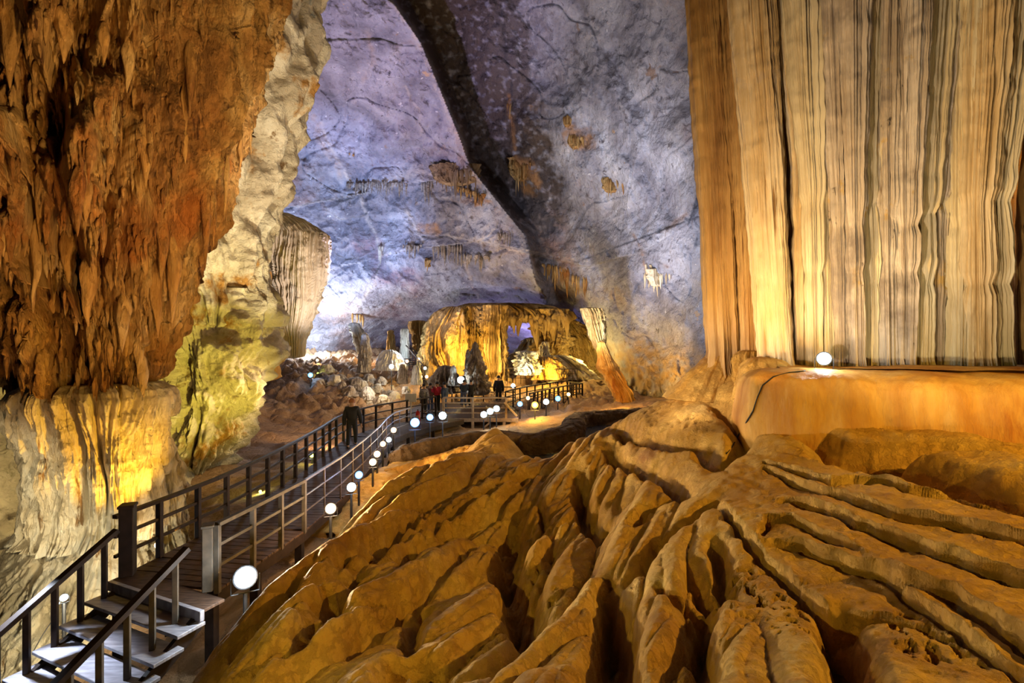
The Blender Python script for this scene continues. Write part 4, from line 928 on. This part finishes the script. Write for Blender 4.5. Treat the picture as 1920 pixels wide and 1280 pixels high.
# extinguisher stand and sign on the bend railing
xs, ys = onfloor(780, 775, 3.9)
root = empty('fire_extinguisher', (-4.5, 22.95, DZ), 'red fire extinguisher standing by the railing at the boardwalk bend', 'fire extinguisher')
mb = MB(); mb.tube([(0, 0, 0), (0, 0, .02), (0, 0, .5), (0, 0, .57), (0, 0, .6)], [.10, .11, .11, .07, .03], 16); mb.build('cylinder_body', M['redpaint'], root, smooth=True)
mb = MB(); mb.box((0, 0, .64), (.05, .12, .06)); mb.build('valve', M['black'], root)
mb = MB(); mb.tube([(0, -.05, .64), (.1, -.08, .5), (.13, -.08, .25), (.12, -.08, .15)], .012, 6); mb.build('hose', M['black'], root)
mb = MB(); mb.box((0, -.108, .3), (.12, .012, .16)); mb.build('paper_label', M['signwhite'], root)
mb = MB(); mb.box((0, 0, .55), (.05, .05, 1.1)); mb.box((0, -.03, 1.15), (.55, .03, .4), 0, .006)
o = mb.build('notice_board', M['signwhite']); o.location = (-4.95, 23.5, DZ); tag(o, 'small pale notice board on a post behind the red extinguisher', 'sign')

# ------------------------------------------------------------------ LAMPS
lens = {'cool': glow('cool lens', (.75, .95, 1), 9), 'blue': glow('blue lens', (.14, .45, 1), 2.6), 'warm': glow('warm lens', (1, .66, .34), 2.8),
        'yellow': glow('yellow lens', (1, .50, .03), 2.0), 'lime': glow('lime lens', (.80, 1, .18), 1.6)}
LC = {'cool': (.80, .93, 1), 'blue': (.30, .50, 1), 'warm': (1, .72, .42), 'yellow': (1, .58, .10), 'lime': (.9, .95, .25)}
def light(name, loc_, c, W, r=.1, spot=None, target=None, blend=.5):
    ld = bpy.data.lights.new(name, 'SPOT' if spot else 'POINT'); ld.color = c; ld.energy = W; ld.shadow_soft_size = r
    if spot: ld.spot_size = math.radians(spot); ld.spot_blend = blend
    o = bpy.data.objects.new(name, ld); COL.objects.link(o); o.location = loc_
    if target is not None: o.rotation_euler = (Vector(target)-Vector(loc_)).to_track_quat('-Z', 'Y').to_euler()
    return o
def lamp(px, py, Y, c, size, W, label, stand=True, face=None, omni=True):
    x, y, z = P(px, py, Y)
    size *= 1 if size == .34 else .82; W *= .42 if py > 700 or px > 1400 else .6
    root = empty('floodlight', (x, y, z), label, 'floodlight', 'floodlights set along the walkways and rocks')
    d = (Vector(face)-Vector((x, y, z))) if face else Vector((-x, -y, CZ-z)); d.normalize()
    rz = math.atan2(d.y, d.x)+PI/2; tilt = -math.asin(max(-1, min(1, d.z)))
    R = Matrix.Rotation(rz, 4, 'Z') @ Matrix.Rotation(tilt, 4, 'X')
    def add(mb, nm, mat, rot=True):
        if rot: mb.v = [tuple(R @ Vector(v)) for v in mb.v]
        return mb.build(nm, mat, root)
    s = size
    mb = MB(); mb.tube([(0, -.02*s, 0), (0, .0, 0), (0, .18*s, 0), (0, .34*s, 0), (0, .38*s, 0)], [.46*s, .50*s, .48*s, .34*s, .20*s], 20)
    for k in range(5): mb.box(((k-2)*.12*s, .40*s, 0), (.03*s, .14*s, .4*s))
    add(mb, 'housing', M['black'])
    mb = MB(); mb.tube([(0, .0, 0), (0, -.04*s, 0), (0, -.07*s, 0)], [.44*s, .42*s, .28*s], 20); add(mb, 'lens', lens[c])
    drop = .55*s if not stand else .75*s
    mb = MB(); mb.tube([(-.56*s, .15*s, 0), (-.56*s, .15*s, -drop), (.56*s, .15*s, -drop), (.56*s, .15*s, 0)], .035*s, 6)
    mb.v = [tuple(Matrix.Rotation(rz, 4, 'Z') @ Vector(v)) for v in mb.v]; mb.build('bracket', M['black'], root)
    if stand:
        zz = min(floor_z(np.array([x]), np.array([y]))[0], z-.2); 
        mz = mound_z(x, y)
        if mz < z: zz = max(zz, mz)
        Lp = z-drop-zz
        if Lp > .03:
            mb = MB(); mb.tube([(0, 0, -drop), (0, 0, -drop-Lp-.05)], .03, 6); mb.v = [tuple(Matrix.Rotation(rz, 4, 'Z') @ Vector((v[0], v[1]+.15*s, v[2]))) for v in mb.v]; mb.build('pole', M['black'], root)
    if W > 0:
        p = Vector((x, y, z))+d*(.14+s*.3)
        light('lamp_light', p, LC[c], W, .06)
    return root
LAMPS = [
 (460,1082,7.3,'cool',.34,220,'largest cool white floodlight, between the boardwalk and the mound near the newel post'),
 (620,953,9.8,'warm',.28,150,'warm floodlight nearest the camera on the lamp side of the metal railing'),
 (659,913,11.2,'cool',.28,60,'cool floodlight just past the nearest warm one'),
 (673,890,12.2,'blue',.26,40,'bluish floodlight behind the cool one beside the metal railing'),
 (699,866,13.2,'warm',.26,70,'warm floodlight in front of its twin midway along the metal railing'),
 (707,851,14,'warm',.26,50,'warm floodlight behind its twin midway along the metal railing'),
 (718,832,15.4,'warm',.24,50,'warm floodlight third of the warm run beside the metal railing'),
 (729,824,16.3,'cool',.24,30,'small cool floodlight between the last two warm ones by the railing'),
 (738,806,17.8,'warm',.28,50,'last warm floodlight at the end of the metal railing'),
 (778,792,19.5,'blue',.50,200,'big blue floodlight with strong glare left of its white neighbours above the long dam'),
 (806,782,20.5,'blue',.38,60,'blue floodlight between the big blue one and the white one'),
 (830,779,20.8,'cool',.45,150,'white floodlight right of the blue pair above the long dam'),
 (907,777,23.0,'cool',.42,50,'cool floodlight leftmost of the row on the platform front'),
 (919,771,23.2,'cool',.42,50,'cool floodlight in the middle of the row on the platform front'),
 (931,766,23.4,'cool',.42,50,'cool floodlight rightmost of the row on the platform front'),
 (975,757,25.5,'blue',.38,40,'pale blue floodlight left of the orange one beyond the platform'),
 (990,746,26.5,'warm',.30,20,'small warm lamp above the orange floodlight'),
 (1003,759,24.5,'yellow',.45,600,'strong orange floodlight beyond the platform'),
 (1024,753,25.5,'cool',.42,25,'white floodlight right of the orange one'),
 (1046,747,26.8,'blue',.34,30,'pale blue floodlight right of the white one below the walkway'),
 (1066,739,28.3,'warm',.30,25,'small warm lamp at the end of the far walkway'),
 (962,723,32.0,'cool',.40,50,'white lamp on the sand between the platform and the lit boulder'),
 (864,712,29.5,'cool',.60,120,'broad bluish floodlight beside the grey cone stalagmite'),
 (734,687,33.5,'cool',.45,140,'white lamp shining in front of the low white dome'),
 (763,677,35,'warm',.32,40,'warm lamp at the left edge of the far stairs'),
 (785,673,36,'warm',.32,40,'warm lamp high on the far stairs'),
 (797,690,35,'cool',.30,20,'small cool lamp halfway down the far stairs'),
 (789,706,34,'warm',.32,40,'warm lamp at the foot of the far stairs, left one'),
 (800,706,34,'warm',.32,40,'warm lamp at the foot of the far stairs, right one'),
 (582,703,30.5,'blue',.34,40,'small blue lamp alone on the brown bank'),
 (596,700,33,'lime',.22,10,'tiny greenish lamp right of the lone blue lamp'),
 (595,675,37,'warm',.30,60,'small warm lamp on the far terrace under the blue vault'),
 (676,663,40,'warm',.34,60,'small warm lamp at the far end of the terrace'),
 (1545,672,8.4,'cool',.30,70,'cool white floodlight on the orange ledge at the curtain foot'),
 (120,1120,8.6,'cool',.16,60,'cool lamp behind the stair balusters at the column base'),
 (297,1021,9.9,'warm',.20,60,'warm lamp low behind the first railing bay lighting the apron'),
 (585,853,18.0,'lime',.24,40,'yellow green lamp outside the boardwalk railing facing the sand'),
 (488,921,15.0,'lime',.12,50,'tiny yellow lamp on the ground beyond the railing near the outcrop'),
]
for L_ in LAMPS: lamp(*L_)

# ------------------------------------------------------------------ big coloured floods added to light the rock (bare lights, no fixtures)
def flood(a, b, c, W, spot=70, r=.2, blend=.7): light('flood', a, c, W, r, spot, b, blend)
# hanging mass: amber from below right
flood(P(560,1000,4.6), P(220,250,9.5), (1, .60, .20), 1700, 70)
flood(P(60,1150,5.5), P(150,500,9.5), (1, .50, .14), 260, 80)
flood(P(820,560,5.5), P(430,150,9.5), (1, .70, .34), 1500, 70)
# column gold
flood(P(330,1010,9.0), P(215,850,9.6), (1, .56, .05), 640, 60, .08)
flood(P(-60,1010,7.2), P(70,920,10), (1, .84, .56), 150, 80, .06)
flood(P(130,1235,7.6), P(90,1100,9.8), (1, .87, .58), 260, 120)
flood(P(20,800,10.5), P(-20,900,12.5), (1, .78, .36), 260, 120)
# pale buttress and outcrop
flood(P(500,930,13.0), P(370,730,15), (1, .80, .10), 1500, 75)
flood(P(520,800,13), P(470,300,16), (1, .86, .58), 3200, 60)
flood(P(600,500,10), P(540,150,16), (1, .86, .66), 1400, 70)
flood(P(600,700,17), P(480,740,16.5), (1, .74, .36), 600, 80)
# back vault: blue / purple
light('blue_vault_light', P(592,632,42), (.66, .78, 1), 4200, .6)
flood(P(600,720,28), P(610,430,38), (.36, .52, 1), 21000, 70)
flood(P(655,600,23), P(700,130,28), (.60, .52, 1), 12500, 75)
flood(P(1080,700,24), P(1150,420,30), (.70, .76, 1), 6000, 80)
flood(P(720,700,26), P(860,470,38), (.76, .72, 1), 6500, 55)
flood(P(1250,720,14), P(1250,500,25), (.68, .78, 1), 8000, 60)
flood(P(1180,735,24), P(1240,680,28), (1, .60, .14), 1900, 60)
flood(P(1020,560,9), P(1190,120,24), (.84, .84, 1), 7500, 48)
# golden columns
light('gold_light', P(866,660,34.0), (1, .62, .10), 800, .15)
light('gold_light', P(925,672,34.2), (1, .70, .24), 620, .15)
light('gold_light', P(1035,697,32.0), (1, .62, .10), 560, .15)
light('gold_light', P(985,694,31.6), (1, .80, .40), 160, .15)
light('gold_light', P(1100,668,36.0), (.95, .70, .2), 380, .15)
light('gold_light', P(1165,745,24.5), (1, .50, .08), 150, .15)
light('gold_light', P(1110,640,26.5), (1, .74, .4), 160, .15)
light('purple_light', P(972,655,50), (.45, .40, 1), 1500, .3)
light('white_column_light', P(757,655,36), (.75, .9, 1), 200, .2)
light('far_warm_light', P(700,640,41), (1, .62, .25), 400, .3)
light('rubble_light', P(720,712,30), (1, .8, .6), 200, .2)
flood(P(620,830,20), P(560,760,27), (1, .64, .36), 1200, 80)
# hanging drapery
flood(P(640,640,18.0), P(560,530,22), (1, .84, .82), 1500, 50)
# curtain
flood(P(1330,770,6.8), P(1470,350,9.6), (1, .60, .14), 950, 80, .06)
flood(P(1260,800,4.6), P(1620,300,9), (1, .80, .58), 1200, 70, .06)
flood(P(1760,820,4.8), P(1840,420,8.6), (1, .80, .42), 420, 80, .06)
light('backlight', P(1765,560,10.6), (.40, .58, 1), 120, .1)
light('backlight', P(1925,500,10.3), (.40, .58, 1), 120, .1)
# mound and ledge
flood((9.0, 1.5, CZ+2.4), (4.2, 5.6, CZ-2), (1, .58, .08), 2300, 85, .06)
flood((-3.4, 1.0, CZ-.3), (.6, 4.8, CZ-3), (1, .76, .14), 380, 90, .06)
flood((8.8, 9.2, CZ+3.6), (1.5, 9.5, CZ-2.6), (1, .62, .18), 1450, 75, .06)
flood(P(1120,690,8.5), P(1340,715,10.5), (1, .78, .60), 420, 60, .15)
# floodlight beams from the lamp row onto the near side of the mound
for px, py, Y, c, W in [(462,1078,7.2,(1,.9,.7),800),(620,953,9.6,(1,.72,.34),700),(665,905,11.4,(1,.86,.7),500),(703,858,13.6,(1,.66,.26),700)]:
    a = Vector(P(px, py, Y))+Vector((.12, -.1, .55)); flood(tuple(a), (a.x+3, a.y-.3, a.z-.8), c, W, 110, .06)
# stairs
flood((-7.3, 6.9, CZ-2.9), (-6.2, 6.2, CZ-4.6), (.74, .84, 1), 800, 60, .06)

# ------------------------------------------------------------------ PEOPLE
def person(x, y, z, rz, H, top, legs, hairm, label, pose='stand', seed=0, hatted=False):
    root = empty('person', (x, y, z), label, 'person', 'visitors on the boardwalk and platform', rz); s = H/1.75
    st = .22 if pose == 'walk' else .0
    arms = {'walk': ((.26, -.05, .78), (.30, .16, .82)), 'stand': ((.25, .02, .80), (.25, .03, .80)), 'photo': ((.16, .30, 1.45), (.16, .28, 1.40)), 'rail': ((.22, .32, 1.02), (.22, .32, 1.02))}[pose]
    elb = {'walk': ((.27, -.02, 1.08), (.30, .02, 1.10)), 'stand': ((.26, 0, 1.10),)*2, 'photo': ((.24, .12, 1.16),)*2, 'rail': ((.26, .08, 1.12),)*2}[pose]
    # nodes: (pos, radius, parent)
    nodes = [((0, 0, .95), .125, None), ((0, 0, 1.10), .12, 0), ((0, 0, 1.28), .14, 1), ((0, .0, 1.43), .10, 2), ((0, .01, 1.50), .055, 3), ((0, .03, 1.58), .085, 4), ((0, .03, 1.68), .085, 5)]
    for k, sg in enumerate((-1, 1)):
        sh_ = len(nodes); nodes.append(((sg*.17, 0, 1.41), .065, 3)); ex, ey, ez = elb[k]; nodes.append(((sg*ex, ey, ez), .045, sh_))
        hx, hy, hz = arms[k]; nodes.append(((sg*hx, hy, hz), .030, sh_+1)); w_ = len(nodes)-1
        dirv = np.array([0, hy-ey, hz-ez]); dirv = dirv/np.linalg.norm(dirv)
        nodes.append(((sg*hx, hy+dirv[1]*.09, hz+dirv[2]*.09), .032, w_))
        for f in range(4): nodes.append(((sg*(hx+(f-1.5)*.020), hy+dirv[1]*(.17+.01*(f in (1, 2)))+.012, hz+dirv[2]*(.17+.01*(f in (1, 2)))), .009, w_+1))
        nodes.append(((sg*(hx-.04), hy+dirv[1]*.10+.03, hz+dirv[2]*.10), .010, w_))
    for sg in (-1, 1):
        a = len(nodes); q = st*sg
        nodes.append(((sg*.09, 0, .88), .09, 0)); nodes.append(((sg*.10, q*.6+.02, .50), .060, a)); nodes.append(((sg*.10, q*1.0-.03, .10), .040, a+1)); nodes.append(((sg*.11, q+.12, .035), .035, a+2))
    def skin(idx, mat, nm, grow, rs=None):
        idx = list(idx); mp = {j: i for i, j in enumerate(idx)}
        me = bpy.data.meshes.new(nm); v = [tuple(c*s for c in nodes[j][0]) for j in idx]
        e = [(mp[nodes[j][2]], mp[j]) for j in idx if nodes[j][2] in mp]
        me.from_pydata(v, e, []); me.skin_vertices.new() if hasattr(me.skin_vertices, 'new') else None
        bm = bmesh.new(); bm.from_mesh(me); lay = bm.verts.layers.skin.verify(); bm.verts.ensure_lookup_table()
        for j in idx:
            r_ = (nodes[j][1]+grow)*s; bm.verts[mp[j]][lay].radius = (r_*(1.25 if j in (0, 1, 2) else 1), r_); bm.verts[mp[j]][lay].use_root = (j == idx[0])
        bm.to_mesh(me); bm.free(); me.materials.append(mat)
        o = bpy.data.objects.new(nm, me); COL.objects.link(o); o.parent = root
        md = o.modifiers.new('skin', 'SKIN'); md.use_smooth_shade = True; sb = o.modifiers.new('sub', 'SUBSURF'); sb.levels = 1; sb.render_levels = 2
        return o
    n = len(nodes)
    skin(range(n), M['skin'], 'body', 0)
    armL = [7, 8, 9]; armR = [16, 17, 18]
    skin([0, 1, 2, 3]+armL+armR, M[top], 'jacket', .042)
    skin([0, 1]+[n-8, n-7, n-6]+[n-4, n-3, n-2], M[legs], 'trousers', .026)
    for a in (n-5, n-1):
        c_ = nodes[a][0]; mb = MB(); mb.tube([(c_[0]*s, (c_[1]-.16)*s, .04*s), (c_[0]*s, (c_[1]-.08)*s, .05*s), (c_[0]*s, (c_[1]+.04)*s, .04*s), (c_[0]*s, (c_[1]+.09)*s, .03*s)], [.03*s, .048*s, .045*s, .025*s], 10); mb.build('shoe', M['black'], root, smooth=True)
    # hair as a cap over skull
    t = np.linspace(0, 1, 12)[:, None]; a_ = np.linspace(0, 2*PI, 20, endpoint=False)[None]
    el = t*PI*.60; R_ = .112*s; cutf = 1-.28*np.clip(np.sin(a_), 0, 1)*np.clip((t-.5)*2, 0, 1)
    V = np.stack([R_*np.sin(el)*np.cos(a_)*cutf, R_*1.1*np.sin(el)*np.sin(a_)*cutf+.01*s, 1.66*s+R_*1.05*np.cos(el)+0*a_], -1).reshape(-1, 3)
    mesh_obj('cap' if hatted else 'hair', V, grid_faces(12, 20, True), M[hairm], root)
    mb = MB(); mb.tube([(0, .12*s, 1.625*s), (0, .145*s, 1.605*s), (0, .12*s, 1.595*s)], [.012*s, .018*s, .012*s], 8); mb.build('nose', M['skin'], root, smooth=True)
    for sg in (-1, 1):
        mb = MB(); mb.tube([(sg*.095*s, .02*s, 1.59*s), (sg*.105*s, .015*s, 1.62*s), (sg*.095*s, .015*s, 1.65*s)], [.01*s, .02*s, .01*s], 6); mb.build('ear', M['skin'], root, smooth=True)
        mb = MB(); mb.tube([(sg*.035*s, .108*s, 1.635*s), (sg*.035*s, .118*s, 1.635*s)], .012*s, 8); mb.build('eye', M['black'], root, smooth=True)
    mb = MB(); mb.box((0, .112*s, 1.565*s), (.05*s, .012*s, .012*s)); mb.build('mouth', M['brown'], root)
    return root
x, y = onfloor(660, 838); person(x, y, DZ, .15, 1.78, 'blackcloth', 'blackcloth', 'orangehair', 'person in black jacket and orange cap walking away along the boardwalk', 'walk', hatted=True)
PE = [(795,25.8,-.4,1.62,'pattern','blackcloth','hair','person in black and white patterned shirt at the bend railing','stand'),
      (807,26.4,.3,1.60,'brown','jeans','hair','person in maroon brown top between the patterned shirt and the red shirt','rail'),
      (820,26.2,2.6,1.70,'red','blackcloth','hair','person in bright red shirt raising a phone','photo'),
      (834,26.0,1.2,1.68,'navy','jeans','hair','person in dark blue top beside the red shirted visitor','stand'),
      (870,28.4,0,1.62,'navy','jeans','hair','person in navy top and pale blue jeans facing the columns','photo'),
      (883,28.6,.4,1.60,'blackcloth','blackcloth','hair','person in black leaning by the back railing of the platform','rail'),
      (935,29.2,0,1.82,'blackcloth','blackcloth','hair','tall person in black standing alone on the platform facing the columns','stand')]
for px, yy, rz, H, tp, lg, hr, lab, ps in PE: person((px-960)/F*yy, yy, DZ, rz, H, tp, lg, hr, lab, ps)

# ------------------------------------------------------------------ cables
def cable(pts, r, label, name='power_cable'):
    pts = [Vector(p) for p in pts]; dn = []
    for i in range(len(pts)-1):
        for k in range(6): dn.append(pts[i].lerp(pts[i+1], k/6))
    dn.append(pts[-1]); mb = MB(); o0 = pts[-1]; mb.tube([p-o0 for p in dn], r, 6); o = mb.build(name, M['cable'], smooth=True); o.location = o0; tag(o, label, 'cable')
cp_ = []
LB = bvh_of(BX, BY, BZ, 1)
for px, py in [(1510,695),(1480,698),(1450,706),(1430,722),(1420,745),(1412,770),(1400,790),(1385,815),(1372,838),(1362,850)]:
    cand = [h for h in (hit(LB, px, py)[0], hit(MB_, px, py)[0]) if h is not None]
    if cand: h = min(cand, key=lambda q: q.y); cp_.append(h+(CAM-h).normalized()*.02)
if len(cp_) > 3: cable(cp_, .012, 'black cable trailing from the ledge floodlight down over the mound')
cable([P(112,1128,8.45), P(100,1160,8.3), P(80,1190,8.2), P(62,1222,8.1)], .008, 'thin black cable hanging from the lamp behind the stair balusters')

# ------------------------------------------------------------------ camera, world, view
cam = bpy.data.cameras.new('camera'); co = bpy.data.objects.new('camera', cam); COL.objects.link(co)
cam.sensor_width = 36; cam.lens = 36*F/1920; co.location = (0, 0, CZ); co.rotation_euler = (PI/2, 0, 0); cam.clip_start = .05; cam.clip_end = 300
sc.camera = co
wd_ = bpy.data.worlds.new('world'); sc.world = wd_; wd_.use_nodes = True
wd_.node_tree.nodes['Background'].inputs[0].default_value = (.50, .42, .40, 1); wd_.node_tree.nodes['Background'].inputs[1].default_value = .02
sc.view_settings.view_transform = 'Standard'; sc.view_settings.look = 'None'; sc.view_settings.gamma = 1; sc.view_settings.exposure = 0
sc.view_settings.use_curve_mapping = False
sc.cycles.max_bounces = 5; sc.cycles.diffuse_bounces = 2; sc.cycles.glossy_bounces = 2; sc.cycles.use_denoising = True
